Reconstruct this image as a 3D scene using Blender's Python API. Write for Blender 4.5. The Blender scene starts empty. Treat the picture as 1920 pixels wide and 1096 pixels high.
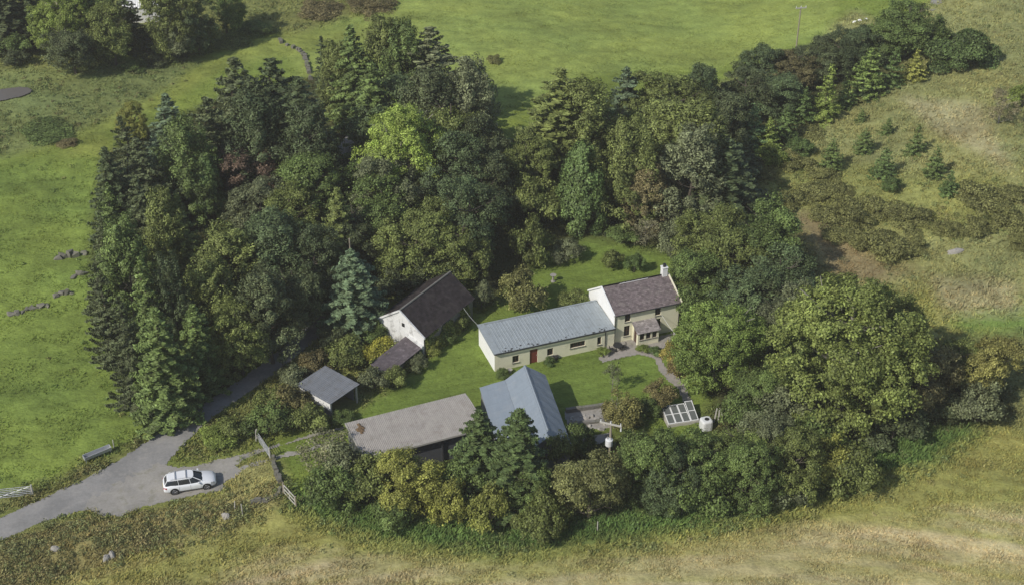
import bpy, math, random
import numpy as np
from mathutils import Vector
R = math.radians
S = bpy.context.scene
COL = S.collection
# ------------------------------------------------------------------ camera, sky, sun, exposure
F, TH, CH = 2690.0, R(33.4), 86.0          # focal length in photo pixels, pitch below horizontal, height
cd = bpy.data.cameras.new('camera'); cam = bpy.data.objects.new('camera', cd); COL.objects.link(cam)
cam.location = (0, 0, CH); cam.rotation_euler = (R(90) - TH, 0, 0)
cd.sensor_width = 36; cd.lens = 36 * F / 1920; cd.clip_end = 3000; cd.clip_start = 1
S.camera = cam
SUN_EL = R(40); SUN_DIR = Vector((-.75 * math.cos(SUN_EL), -.661 * math.cos(SUN_EL), math.sin(SUN_EL)))
w = bpy.data.worlds.new('World'); S.world = w; w.use_nodes = True
nt = w.node_tree; sky = nt.nodes.new('ShaderNodeTexSky'); sky.sky_type = 'NISHITA'; sky.sun_disc = False
sky.sun_elevation = SUN_EL; sky.sun_rotation = math.atan2(SUN_DIR.x, SUN_DIR.y)
bg = nt.nodes['Background']; bg.inputs[1].default_value = .10; nt.links.new(sky.outputs[0], bg.inputs[0])
sl = bpy.data.lights.new('sun', 'SUN'); sl.energy = 3.4; sl.angle = R(.6); sl.color = (1, .95, .87)
so = bpy.data.objects.new('sun', sl); COL.objects.link(so); so.rotation_euler = SUN_DIR.to_track_quat('Z', 'Y').to_euler()
so.location = (-60, 40, 90)
S.view_settings.view_transform = 'Standard'; S.view_settings.look = 'None'
S.view_settings.exposure = 0.12; S.view_settings.gamma = 1
# ------------------------------------------------------------------ noise, terrain, pixel -> ground
rng = np.random.default_rng(7)
_T = rng.random((256, 256))
def vn(x, y):                                # value noise, -1..1
    x = np.asarray(x, float); y = np.asarray(y, float)
    xi = np.floor(x).astype(int); yi = np.floor(y).astype(int); fx = x - xi; fy = y - yi
    fx = fx * fx * (3 - 2 * fx); fy = fy * fy * (3 - 2 * fy)
    a = _T[xi & 255, yi & 255]; b = _T[(xi + 1) & 255, yi & 255]; c = _T[xi & 255, (yi + 1) & 255]; d = _T[(xi + 1) & 255, (yi + 1) & 255]
    return (a * (1 - fx) * (1 - fy) + b * fx * (1 - fy) + c * (1 - fx) * fy + d * fx * fy) * 2 - 1
def fbm(x, y, o=4):
    s = 0; a = .5
    for i in range(o): s = s + a * vn(x * 2 ** i + 17 * i, y * 2 ** i + 31 * i); a *= .55
    return s
def sst(a, b, x): t = np.clip((x - a) / (b - a), 0, 1); return t * t * (3 - 2 * t)
def hgt(x, y):
    x = np.asarray(x, float); y = np.asarray(y, float)
    core = np.sqrt(((x + 2) / 38) ** 2 + ((y - 110) / 24) ** 2)
    m = sst(.85, 1.7, core)
    h = m * (1.1 * fbm(x / 30, y / 30, 3))
    h = h + 5.0 * sst(26, 75, x) * sst(112, 160, y)
    h = h + 2.0 * sst(-30, -90, x) * sst(120, 190, y)
    # the bank of rough ground between the lane and the stubble field
    d = (y - 93.5) - .42 * (x + 30)
    h = h + .7 * np.exp(-(d / 2.2) ** 2) * sst(-14, -22, x)
    return h
def pj(x, y, z=0):                           # world -> photo pixels
    c, s = math.cos(TH), math.sin(TH); dz = z - CH
    Z = y * c - dz * s; Z = np.where(Z > 5, Z, 5); Y = -(y * s + dz * c)
    return 960 + F * x / Z, 548 + F * Y / Z, Z
def at(px, py, up=0.0):                      # the point `up` metres above the ground seen at a photo pixel
    a = (px - 960) / F; b = (py - 548) / F; c, s = math.cos(TH), math.sin(TH)
    d = (a, c - b * s, -s - b * c); z = up
    for i in range(14):
        t = (z - CH) / d[2]; x, y = a * t, d[1] * t; z = .5 * z + .5 * (float(hgt(x, y)) + up)
    return x, y, float(hgt(x, y))
def inpoly(px, py, P):
    r = np.zeros(np.shape(px), bool); n = len(P); j = n - 1
    for i in range(n):
        xi, yi = P[i]; xj, yj = P[j]
        if yi != yj:
            r ^= ((yi > py) != (yj > py)) & (px < (xj - xi) * (py - yi) / (yj - yi) + xi)
        j = i
    return r
def lin(r, g, b):
    f = lambda c: (c / 255 / 12.92) if c / 255 <= .04045 else ((c / 255 + .055) / 1.055) ** 2.4
    return np.array([f(r), f(g), f(b)])
# ------------------------------------------------------------------ mesh helpers
class MB:
    def __init__(s): s.v = []; s.f = []; s.m = []; s.c = []
    def add(s, vs, fs, m=0, c=None):
        o = len(s.v); s.v += [tuple(map(float, q)) for q in vs]; s.f += [tuple(i + o for i in q) for q in fs]; s.m += [m] * len(fs)
        s.c += [(c if c is not None else 1.0)] * len(fs)
    def quad(s, a, b, c, d, m=0, col=None): s.add([a, b, c, d], [(0, 1, 2, 3)], m, col)
    def hexa(s, p, m=0, c=None):            # p: 4 bottom, 4 top
        s.add(p, [(3, 2, 1, 0), (4, 5, 6, 7), (0, 1, 5, 4), (1, 2, 6, 5), (2, 3, 7, 6), (3, 0, 4, 7)], m, c)
    def box(s, o, sx, sy, sz, m=0, c=None, u=(1, 0, 0), v=(0, 1, 0), k=(0, 0, 1)):
        o = Vector(o); u = Vector(u) * sx; v = Vector(v) * sy; k = Vector(k) * sz
        s.hexa([o, o + u, o + u + v, o + v, o + k, o + u + k, o + u + v + k, o + v + k], m, c)
    def cbox(s, c, sx, sy, sz, m=0, **kw): s.box((c[0] - sx / 2, c[1] - sy / 2, c[2] - sz / 2), sx, sy, sz, m)
    def tube(s, pts, rad, n=8, m=0, cap=True):
        pts = [Vector(p) for p in pts]; vs = []; fs = []
        for i, p in enumerate(pts):
            d = (pts[min(i + 1, len(pts) - 1)] - pts[max(i - 1, 0)]).normalized()
            a = d.orthogonal().normalized() if abs(d.z) < .98 else Vector((1, 0, 0)); a = (a - d * a.dot(d)).normalized(); b = d.cross(a)
            for j in range(n):
                t = 2 * math.pi * j / n; vs.append(p + (a * math.cos(t) + b * math.sin(t)) * rad[i])
        for i in range(len(pts) - 1):
            for j in range(n): fs.append((i * n + j, i * n + (j + 1) % n, (i + 1) * n + (j + 1) % n, (i + 1) * n + j))
        if cap: fs.append(tuple(range(n))[::-1]); fs.append(tuple(range((len(pts) - 1) * n, len(pts) * n)))
        s.add(vs, fs, m)
    def bar(s, a, b, r, m=0, n=6): s.tube([a, b], [r, r], n, m)
    def mesh(s, name, mats):
        me = bpy.data.meshes.new(name); me.from_pydata(s.v, [], s.f); me.polygons.foreach_set('material_index', s.m)
        if any(c != 1.0 for c in s.c):
            at_ = me.attributes.new('tone', 'FLOAT', 'FACE'); at_.data.foreach_set('value', s.c)
        for m in (mats if isinstance(mats, (list, tuple)) else [mats]): me.materials.append(m)
        me.update(); return me
    def build(s, name, mats, parent=None, smooth=False, label=None):
        me = s.mesh(name, mats)
        if smooth: me.polygons.foreach_set('use_smooth', [True] * len(me.polygons))
        o = bpy.data.objects.new(name, me); COL.objects.link(o)
        if parent: o.parent = parent
        if label: o['label'] = label
        return o
def tag(o, label=None, cat=None, group=None, kind=None):
    for k, v in (('label', label), ('category', cat), ('group', group), ('kind', kind)):
        if v: o[k] = v
    return o
def empty(name, loc, rz=0, **kw):
    o = bpy.data.objects.new(name, None); COL.objects.link(o); o.location = loc; o.rotation_euler = (0, 0, rz); o.empty_display_size = .3
    return tag(o, **kw)
def npmesh(name, V, Q, mat, col=None, tone=None):   # numpy arrays -> mesh (faces all same size)
    me = bpy.data.meshes.new(name); n = Q.shape[1]
    me.vertices.add(len(V)); me.vertices.foreach_set('co', V.astype(np.float32).ravel())
    me.loops.add(Q.size); me.loops.foreach_set('vertex_index', Q.astype(np.int32).ravel())
    me.polygons.add(len(Q)); me.polygons.foreach_set('loop_start', np.arange(0, Q.size, n, dtype=np.int32))
    me.polygons.foreach_set('loop_total', np.full(len(Q), n, np.int32))
    if col is not None:
        a = me.attributes.new('zcol', 'FLOAT_COLOR', 'POINT' if len(col) == len(V) else 'FACE')
        a.data.foreach_set('color', np.c_[col, np.ones(len(col))].astype(np.float32).ravel())
    if tone is not None:
        a = me.attributes.new('tone', 'FLOAT', 'FACE'); a.data.foreach_set('value', tone.astype(np.float32))
    me.materials.append(mat); me.update(calc_edges=True); return me
# ------------------------------------------------------------------ materials
def newmat(name):
    m = bpy.data.materials.new(name); m.use_nodes = True; nt = m.node_tree; b = nt.nodes['Principled BSDF']; return m, nt, b
def math_n(nt, op, a, b=None, c=None):
    n = nt.nodes.new('ShaderNodeMath'); n.operation = op
    for i, v in enumerate((a, b, c)):
        if v is None: continue
        if isinstance(v, (int, float)): n.inputs[i].default_value = v
        else: nt.links.new(v, n.inputs[i])
    return n.outputs[0]
def noise_n(nt, scale, detail=4, rough=.6, vec=None):
    n = nt.nodes.new('ShaderNodeTexNoise'); n.inputs['Scale'].default_value = scale; n.inputs['Detail'].default_value = detail; n.inputs['Roughness'].default_value = rough
    if vec is not None: nt.links.new(vec, n.inputs['Vector'])
    return n.outputs['Fac']
def coords(nt, which='Object'):
    return nt.nodes.new('ShaderNodeTexCoord').outputs[which]
def vscale(nt, colsock, fac):                # colour * scalar
    n = nt.nodes.new('ShaderNodeVectorMath'); n.operation = 'SCALE'
    if isinstance(colsock, (tuple, list, np.ndarray)): n.inputs[0].default_value = tuple(colsock)[:3]
    else: nt.links.new(colsock, n.inputs[0])
    if isinstance(fac, (int, float)): n.inputs['Scale'].default_value = fac
    else: nt.links.new(fac, n.inputs['Scale'])
    return n.outputs[0]
def mixc(nt, fac, a, b):
    n = nt.nodes.new('ShaderNodeMix'); n.data_type = 'RGBA'
    for i, v in ((0, fac), (6, a), (7, b)):
        if isinstance(v, (int, float)): n.inputs[i].default_value = v
        elif isinstance(v, (tuple, list, np.ndarray)): n.inputs[i].default_value = tuple(v)[:3] + (1,)
        else: nt.links.new(v, n.inputs[i])
    return n.outputs[2]
def ramp(nt, sock, lo, hi):
    n = nt.nodes.new('ShaderNodeMapRange'); n.inputs[1].default_value = lo; n.inputs[2].default_value = hi; nt.links.new(sock, n.inputs[0]); return n.outputs[0]
def bump(nt, b, h, strength=.4, dist=.05):
    n = nt.nodes.new('ShaderNodeBump'); n.inputs['Strength'].default_value = strength; n.inputs['Distance'].default_value = dist
    nt.links.new(h, n.inputs['Height']); nt.links.new(n.outputs[0], b.inputs['Normal'])
def plain(name, col, rough=.6, var=.25, scale=1.5, stain=None, stain_amt=.5, stain_scale=.8, bmp=.3, metal=0, spec=.3, tone=False, streak=0):
    m, nt, b = newmat(name); co = coords(nt)
    n1 = noise_n(nt, scale, 6, .65, co); f = math_n(nt, 'MULTIPLY_ADD', n1, 2 * var, 1 - var)
    if tone:
        a = nt.nodes.new('ShaderNodeAttribute'); a.attribute_name = 'tone'; f = math_n(nt, 'MULTIPLY', f, a.outputs['Fac'])
    c = vscale(nt, col, f)
    if streak:
        mp = nt.nodes.new('ShaderNodeMapping'); mp.inputs['Scale'].default_value = (3.2, .35, 1); nt.links.new(co, mp.inputs[0])
        c = vscale(nt, c, math_n(nt, 'MULTIPLY_ADD', noise_n(nt, 1.5, 7, .75, mp.outputs[0]), 2 * streak, 1 - streak))
    if stain is not None:
        n2 = noise_n(nt, stain_scale, 8, .7, co); k = math_n(nt, 'MULTIPLY', ramp(nt, n2, .5, .68), stain_amt); c = mixc(nt, k, c, stain)
    nt.links.new(c, b.inputs['Base Color']); b.inputs['Roughness'].default_value = rough; b.inputs['Metallic'].default_value = metal
    b.inputs['Specular IOR Level'].default_value = spec
    if bmp: bump(nt, b, noise_n(nt, scale * 8, 4, .6, co), bmp, .02)
    return m
def leafmat(name, trans=.25):
    m, nt, b = newmat(name)
    oi = nt.nodes.new('ShaderNodeObjectInfo'); a = nt.nodes.new('ShaderNodeAttribute'); a.attribute_name = 'tone'
    big = noise_n(nt, .35, 3, .6, coords(nt))
    f = math_n(nt, 'MULTIPLY', a.outputs['Fac'], math_n(nt, 'MULTIPLY_ADD', big, 1.1, .45))
    c = vscale(nt, oi.outputs['Color'], f)
    warm = mixc(nt, math_n(nt, 'MULTIPLY', ramp(nt, noise_n(nt, .9, 4, .6, coords(nt)), .5, .75), .3), c, vscale(nt, (.13, .115, .035), f))
    nt.links.new(warm, b.inputs['Base Color']); b.inputs['Roughness'].default_value = .55; b.inputs['Specular IOR Level'].default_value = .25
    t = nt.nodes.new('ShaderNodeBsdfTranslucent'); nt.links.new(vscale(nt, warm, 1.2), t.inputs[0])
    mx = nt.nodes.new('ShaderNodeMixShader'); mx.inputs[0].default_value = trans
    nt.links.new(b.outputs[0], mx.inputs[1]); nt.links.new(t.outputs[0], mx.inputs[2]); nt.links.new(mx.outputs[0], nt.nodes['Material Output'].inputs[0])
    return m
M = {}
M['leaf'] = leafmat('leaves'); M['needle'] = leafmat('needles', .1)
M['bark'] = plain('bark', (.10, .085, .065), .9, .3, 3)
M['palebark'] = plain('pale_bark', (.26, .24, .2), .9, .3, 3)
M['render_cream'] = plain('cream_render', (.80, .765, .57), .85, .12, 1.6, (.42, .41, .31), .5, .8)
M['render_white'] = plain('white_render', (.84, .84, .82), .8, .05, 2, (.6, .6, .56), .25, .7)
M['whitewash'] = plain('worn_whitewash', (.72, .72, .70), .9, .2, 3, (.22, .21, .19), .75, 1.1, .8)
M['stone'] = plain('rubble_stone', (.2, .19, .17), .95, .45, 2.5, (.1, .12, .05), .5, 1, .9)
M['blockwork'] = plain('grey_blockwork', (.25, .25, .25), .9, .25, 3)
M['slate'] = plain('purple_slate', (.175, .142, .14), .7, .35, 2.2, (.3, .27, .24), .45, 1.6, .4, tone=True)
M['darkslate'] = plain('dark_slate', (.038, .03, .03), .75, .35, 1.5, (.11, .1, .08), .3, .8, .4, tone=True)
M['leanslate'] = plain('lilac_slate', (.155, .13, .135), .7, .3, 2, (.05, .045, .04), .5, .5, .4, tone=True)
M['greyroof'] = plain('grey_blue_sheet', (.31, .345, .36), .5, .12, 1.2, (.2, .21, .19), .55, 2.5, .15, streak=.3)
M['blueroof'] = plain('blue_grey_sheet', (.24, .28, .32), .45, .06, .8, (.3, .32, .33), .4, .7, .05, streak=.16)
M['fibreroof'] = plain('lichened_fibre_cement', (.37, .34, .305), .9, .22, 2.8, (.22, .195, .165), .6, .9, .6, streak=.35)
M['garageroof'] = plain('grey_corrugated', (.21, .22, .235), .6, .15, 1.5, (.14, .13, .11), .5, 1.1, .1, streak=.3)
M['porchroof'] = plain('lichened_porch_slate', (.27, .24, .23), .85, .5, 5, (.42, .4, .36), .5, 3, .5, tone=True)
M['darktimber'] = plain('dark_timber', (.045, .045, .048), .8, .3, 2)
M['wood'] = plain('weathered_wood', (.3, .26, .2), .85, .3, 4)
M['silverwood'] = plain('silvered_timber', (.45, .43, .38), .8, .2, 5)
M['redpaint'] = plain('red_brown_paint', (.2, .05, .035), .5, .12, 3)
M['brownpaint'] = plain('brown_paint', (.075, .04, .03), .5, .12, 3)
M['whitepaint'] = plain('white_paint', (.8, .8, .78), .5, .08, 3)
M['black'] = plain('black_plastic', (.03, .03, .032), .5, .1, 3, bmp=0)
M['steel'] = plain('galvanised_steel', (.5, .51, .52), .4, .15, 4, metal=.4, bmp=.1)
M['rubber'] = plain('rubber', (.02, .02, .02), .8, .2, 5)
M['concrete'] = plain('concrete', (.34, .32, .29), .9, .25, 1.5, (.16, .15, .12), .6, .9, .5)
M['water'] = plain('pond_water', (.15, .135, .12), .3, .1, 1, bmp=0, spec=.5)
M['tankplastic'] = plain('white_tank_plastic', (.7, .71, .7), .4, .06, 2, bmp=0)
def glassm():
    m, nt, b = newmat('dark_window_glass'); b.inputs['Base Color'].default_value = (.02, .024, .028, 1); b.inputs['Roughness'].default_value = .12; b.inputs['Specular IOR Level'].default_value = .5; return m
M['glass'] = glassm(); M['dirtyglass'] = plain('dirty_glass', (.13, .14, .13), .35, .4, 3, bmp=0)
m, nt, b = newmat('car_paint'); b.inputs['Base Color'].default_value = (.78, .79, .8, 1); b.inputs['Roughness'].default_value = .25; b.inputs['Coat Weight'].default_value = .5; M['carpaint'] = m
m, nt, b = newmat('headlamp_glass'); b.inputs['Base Color'].default_value = (.35, .36, .38, 1); b.inputs['Roughness'].default_value = .1; M['lamp'] = m
m, nt, b = newmat('tail_lamp_red'); b.inputs['Base Color'].default_value = (.35, .02, .02, 1); b.inputs['Roughness'].default_value = .2; M['tail'] = m
m, nt, b = newmat('alloy'); b.inputs['Base Color'].default_value = (.3, .3, .31, 1); b.inputs['Roughness'].default_value = .35; b.inputs['Metallic'].default_value = .7; M['alloy'] = m
# ------------------------------------------------------------------ ground zones (albedo and tuft size), outlines follow the photo's field edges
C_MEAD = lin(114, 130, 62); C_LEFT = lin(118, 138, 62); C_LEFT2 = lin(128, 140, 66); C_TOP = lin(130, 146, 72); C_MOSS = lin(114, 126, 74)
C_HILL = lin(135, 139, 88); C_HILLY = lin(134, 138, 78); C_PALE = lin(152, 149, 110); C_BROWN = lin(134, 124, 90); C_STUB = lin(178, 169, 130); C_STUBG = lin(142, 142, 80)
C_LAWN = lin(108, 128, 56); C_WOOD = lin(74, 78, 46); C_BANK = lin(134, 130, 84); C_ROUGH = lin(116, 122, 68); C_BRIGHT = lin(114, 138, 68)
ZONES = [   # polygon, colour, tuft height, tufts per m2, ground-cover clumps per m2
 ([(-900, -900), (1700, -900), (1560, 60), (1330, 130), (1100, 140), (900, 230), (560, 160), (520, 60), (640, 10), (600, -300), (-900, -300)], C_TOP, .10, 3.0, 0),
 ([(-900, 700), (-900, 330), (0, 300), (120, 270), (220, 240), (420, 130), (600, 90), (700, 60), (560, 60), (180, 125), (0, 150), (-900, 160), (-900, 2000), (0, 960), (300, 790), (200, 560), (200, 250)], C_LEFT2, .12, 2, 0),
 ([(-900, 340), (0, 310), (110, 290), (190, 290), (230, 600), (320, 790), (250, 840), (60, 930), (-200, 1000), (-900, 1400)], C_LEFT, .12, 3.0, .004),
 ([(-900, 150), (0, 140), (200, 110), (300, 120), (380, 110), (330, 150), (260, 190), (120, 260), (0, 300), (-900, 320)], C_MOSS, .2, 3, .12),
 ([(-400, -300), (620, -300), (740, 10), (560, 62), (400, 62), (200, 110), (0, 140), (-400, 150)], C_ROUGH, .3, 2, .10),
 ([(1320, 170), (1500, 100), (1600, 20), (1700, 60), (1760, -20), (2900, -400), (2900, 1200), (1900, 830), (1700, 780), (1500, 620), (1450, 420), (1380, 300)], C_HILL, .26, 5, .05),
 ([(1400, 330), (1520, 290), (1700, 330), (1880, 330), (1900, 430), (1750, 440), (1600, 420), (1450, 380)], C_HILLY, .24, 4, .10),
 ([(1640, 560), (1800, 520), (1920, 560), (1920, 640), (1800, 640), (1690, 610)], C_HILLY, .3, 4, .05),
 ([(1760, 580), (1920, 560), (2300, 600), (2300, 640), (1800, 625)], C_BRIGHT, .25, 3, .02),
 ([(1485, 400), (1540, 405), (1610, 465), (1650, 500), (1720, 508), (1650, 530), (1560, 520), (1510, 450)], C_BROWN, .18, 3, .07),
 ([(1680, 180), (1840, 200), (1900, 330), (1850, 300), (1740, 240)], C_PALE, .25, 4, 0),
 ([(1740, 520), (1900, 530), (1920, 590), (1760, 590)], C_PALE, .35, 4, 0),
 ([(200, 1300), (-400, 1300), (-200, 1150), (200, 1060), (430, 960), (540, 940), (640, 990), (900, 1045), (1200, 1010), (1500, 950), (1750, 850), (1850, 800), (2900, 830), (2900, 2000), (200, 2000)], C_STUBG, .16, 5, .01),
 ([(380, 1100), (520, 1030), (700, 1050), (960, 1075), (1250, 1035), (1560, 985), (1800, 960), (2900, 930), (2900, 2000), (200, 2000), (200, 1110)], C_STUB, .14, 5, 0),
 ([(520, 940), (600, 900), (700, 900), (900, 960), (1300, 930), (1500, 880), (1700, 800), (1860, 800), (1750, 870), (1500, 960), (1200, 1015), (960, 1045), (800, 1030), (640, 1000)], lin(92, 118, 60), .4, 6, .22),
 ([(-300, 1150), (0, 1012), (170, 955), (250, 965), (320, 945), (420, 925), (470, 900), (530, 900), (545, 930), (470, 970), (300, 1050), (80, 1110), (-300, 1300)], C_BANK, .22, 5, .22),
 ([(420, 880), (500, 845), (525, 900), (470, 945), (400, 915)], lin(146, 146, 92), .22, 5, .03),
 ([(-200, 1010), (0, 930), (100, 905), (200, 850), (330, 790), (370, 760), (350, 785), (250, 850), (170, 895), (60, 945), (-200, 1060)], lin(116, 112, 72), .3, 4, .3),
 ([(300, 870), (345, 825), (400, 780), (450, 735), (560, 620), (720, 560), (720, 690), (740, 740), (640, 790), (480, 830), (440, 850), (360, 870)], C_ROUGH, .3, 4, .22),
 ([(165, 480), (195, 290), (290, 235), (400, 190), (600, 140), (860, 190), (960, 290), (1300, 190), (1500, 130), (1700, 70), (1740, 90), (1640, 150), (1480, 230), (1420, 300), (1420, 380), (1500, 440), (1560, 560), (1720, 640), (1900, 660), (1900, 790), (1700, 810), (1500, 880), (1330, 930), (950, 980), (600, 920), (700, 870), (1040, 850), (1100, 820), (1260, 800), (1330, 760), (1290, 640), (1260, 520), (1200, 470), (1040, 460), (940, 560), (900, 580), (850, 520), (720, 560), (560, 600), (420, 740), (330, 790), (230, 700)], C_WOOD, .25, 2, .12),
 ([(740, 720), (820, 640), (900, 600), (1000, 490), (1080, 450), (1260, 470), (1290, 620), (1300, 740), (1260, 800), (1100, 800), (860, 770), (640, 800), (480, 850), (520, 830), (660, 780)], C_LAWN, .07, 2.5, 0),
 ([(510, 840), (620, 800), (650, 800), (640, 850), (560, 890), (530, 890)], C_LAWN, .08, 2.5, 0),
 ([(1240, 780), (1300, 790), (1340, 810), (1300, 830), (1240, 830), (1200, 800)], C_LAWN, .12, 3, .03),
]
def zone(x, y):
    acc = None
    for k in range(7):
        a = k * .898; r = 0 if k == 0 else 1.0; q = zone1(x + r * math.cos(a), y + r * 1.2 * math.sin(a))
        acc = q if acc is None else tuple(u + v for u, v in zip(acc, q))
    return tuple(u / 7 for u in acc)
def zone1(x, y, warp=1.0):
    z = hgt(x, y); px, py, Z = pj(x, y, z); s = F / Z
    px = px + warp * s * .9 * fbm(x / 2.2, y / 2.2, 3); py = py + warp * s * .6 * fbm(x / 2.2 + 90, y / 2.2, 3)
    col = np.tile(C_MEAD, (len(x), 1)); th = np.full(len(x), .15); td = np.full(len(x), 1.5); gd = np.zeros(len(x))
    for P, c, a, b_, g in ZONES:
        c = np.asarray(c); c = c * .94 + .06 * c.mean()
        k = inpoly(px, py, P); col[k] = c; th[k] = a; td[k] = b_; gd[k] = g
    return col, th, td, gd
ROAD = [(-700, 1290), (-700, 1210), (-80, 1005), (0, 970), (80, 935), (180, 887), (250, 845), (310, 802), (350, 776), (400, 745), (450, 712), (510, 668), (560, 625), (600, 585), (640, 540), (665, 552), (622, 605), (590, 640), (530, 690), (470, 735), (425, 762), (385, 795), (345, 830), (312, 872), (350, 900), (250, 935), (180, 950), (90, 975), (0, 1013)]
APRON = [(160, 952), (180, 930), (250, 890), (300, 868), (330, 876), (370, 872), (420, 858), (470, 850), (440, 872), (450, 885), (420, 908), (420, 918), (340, 935), (260, 952), (225, 966), (190, 965)]
def gcolor(x, y, col):
    # the turf's own growth: broad patches, grazed streaks, mowing swathes in the stubble that follow the field edge
    f = (1 + .30 * fbm(x / 7, y / 4.5, 4) + .22 * fbm(x / 1.5, y / .8, 3)) * 1.10
    yel = np.clip(.5 + 1.1 * fbm(x / 9 + 50, y / 7 + 9, 4), 0, 1)[:, None]
    px, py, _ = pj(x, y, hgt(x, y)); w1 = 1.2 * fbm(x / 3, y / 3, 3)
    lawn = inpoly(px, py, ZONES[20][0]); lx = x * math.cos(.35) + y * math.sin(.35); ly = -x * math.sin(.35) + y * math.cos(.35)
    f = f * np.where(lawn, 1 + .05 * np.sign(np.sin(ly * 5.2)), 1)
    col = col * f[:, None]; col = col * (1 + yel * np.array([.12, .05, -.02]) - .03)
    stub = inpoly(px, py, ZONES[12][0])
    sw = y + .0045 * (x - 4) ** 2 - .10 * x; ga = .8 * fbm(x / 34, sw / 1.5, 4) + .5 * fbm(x / 14, sw / .5, 2); gr = np.clip(.26 + .75 * ga + .12 * np.sin(sw * 3.6 + w1), 0, .85)[:, None]
    li = (1 + .10 * np.sin(sw * 3.6 + w1) * np.clip(.5 + fbm(x / 14, y / 14, 2), 0, 1) + .12 * fbm(x / 1.2, y / 1.2, 3))[:, None] * 1.04
    return np.where(stub[:, None], (col * (1 - gr) + C_STUBG * 1.2 * gr) * li, col)
def ground_mesh():
    def ax(lo, hi, a, b, st): 
        l = -np.geomspace(1, a - lo + 1, 34)[::-1] + 1 + a; r = np.geomspace(1, hi - b + 1, 34) - 1 + b
        return np.unique(np.concatenate([l, np.arange(a, b, st), r]).round(4))
    X = ax(-420, 420, -66, 68, .3); Y = ax(-150, 900, 82, 226, .32)
    gx, gy = np.meshgrid(X, Y); x = gx.ravel(); y = gy.ravel()
    col, th, td, gd = zone(x, y); z = hgt(x, y)
    px, py, _ = pj(x, y, z)
    z = z + (np.minimum(th, .3) * .55 * fbm(x / .8, y / .8, 2) + .20 * fbm(x / 2.6, y / 1.5, 3) * (th > .095)) * (~inpoly(px, py, ROAD)) * (~inpoly(px, py, APRON)) + .02
    col = gcolor(x, y, col)
    nx, ny = len(X), len(Y); i = np.arange(nx * ny).reshape(ny, nx)
    Q = np.stack([i[:-1, :-1], i[:-1, 1:], i[1:, 1:], i[1:, :-1]], -1).reshape(-1, 4)
    m, nt, b = newmat('turf'); a = nt.nodes.new('ShaderNodeAttribute'); a.attribute_name = 'zcol'
    co = coords(nt); mp = nt.nodes.new('ShaderNodeMapping'); mp.inputs['Scale'].default_value = (1, 1.6, 1); nt.links.new(co, mp.inputs[0])
    n1 = noise_n(nt, 2.6, 8, .75, mp.outputs[0]); n2 = noise_n(nt, .5, 5, .6, co)
    f = math_n(nt, 'MULTIPLY', math_n(nt, 'MULTIPLY_ADD', n1, 1.5, .25), math_n(nt, 'MULTIPLY_ADD', n2, .5, .75))
    nt.links.new(vscale(nt, a.outputs['Color'], f), b.inputs['Base Color']); b.inputs['Roughness'].default_value = .95; b.inputs['Specular IOR Level'].default_value = .1
    bump(nt, b, noise_n(nt, 2.2, 6, .7, mp.outputs[0]), .7, .25)
    me = npmesh('ground', np.c_[x, y, z], Q, m, col=col)
    me.polygons.foreach_set('use_smooth', np.ones(len(Q), bool))
    o = bpy.data.objects.new('ground', me); COL.objects.link(o); o['kind'] = 'structure'; return o
ground_mesh()
def patch(name, P, dz, mat, res=.16, warp=.12, thick=0):
    g = [at(*p) for p in P]; x0 = max(min(q[0] for q in g), -75); x1 = min(max(q[0] for q in g), 80); y0 = max(min(q[1] for q in g), 70); y1 = max(q[1] for q in g)
    X = np.arange(x0 - .5, x1 + .5, res); Y = np.arange(y0 - .5, y1 + .5, res); gx, gy = np.meshgrid(X, Y); x = gx.ravel(); y = gy.ravel(); z = hgt(x, y)
    nx, ny = len(X), len(Y); i = np.arange(nx * ny).reshape(ny, nx)
    Q = np.stack([i[:-1, :-1], i[:-1, 1:], i[1:, 1:], i[1:, :-1]], -1).reshape(-1, 4)
    cx = x[Q].mean(1); cy = y[Q].mean(1); px, py, Z = pj(cx, cy, z[Q].mean(1)); s = F / Z
    k = inpoly(px + s * warp * 2 * fbm(cx / .9, cy / .9, 3), py + s * warp * fbm(cx / .9 + 40, cy / .9, 3), P)
    Q = Q[k]; u, inv = np.unique(Q, return_inverse=True); Q = inv.reshape(Q.shape)
    me = npmesh(name, np.c_[x, y, z + dz][u], Q, mat)
    o = bpy.data.objects.new(name, me); COL.objects.link(o); o['kind'] = 'structure'; return o
def roadmat(name, c1, c2, c3):
    m, nt, b = newmat(name); co = coords(nt); n = noise_n(nt, .35, 6, .6, co); n3 = noise_n(nt, 4, 8, .8, co)
    c = mixc(nt, ramp(nt, n, .4, .6), c1, c2); c = mixc(nt, math_n(nt, 'MULTIPLY', ramp(nt, noise_n(nt, 1.1, 7, .7, co), .52, .66), .6), c, c3)
    nt.links.new(vscale(nt, c, math_n(nt, 'MULTIPLY_ADD', n3, .8, .6)), b.inputs['Base Color']); b.inputs['Roughness'].default_value = .92; b.inputs['Specular IOR Level'].default_value = .2
    bump(nt, b, n3, .4, .03); return m
M['road'] = roadmat('worn_tarmac', (.23, .225, .215), (.29, .28, .265), (.34, .32, .29))
M['gravel'] = roadmat('gravel', (.28, .265, .24), (.34, .32, .285), (.22, .21, .15))
M['path'] = roadmat('path_concrete', (.3, .28, .25), (.34, .31, .28), (.22, .22, .16))
patch('road', ROAD, .055, M['road'])
patch('gravel_apron', APRON, .075, M['gravel'], warp=.25)
patch('wheel_track', [(425, 860), (500, 838), (560, 822), (650, 797), (650, 801), (560, 827), (500, 844), (430, 872)], .07, M['gravel'], warp=.15)
patch('wheel_track', [(440, 878), (500, 860), (570, 842), (640, 830), (640, 834), (570, 848), (500, 868), (450, 886)], .07, M['gravel'], warp=.3)
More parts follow.
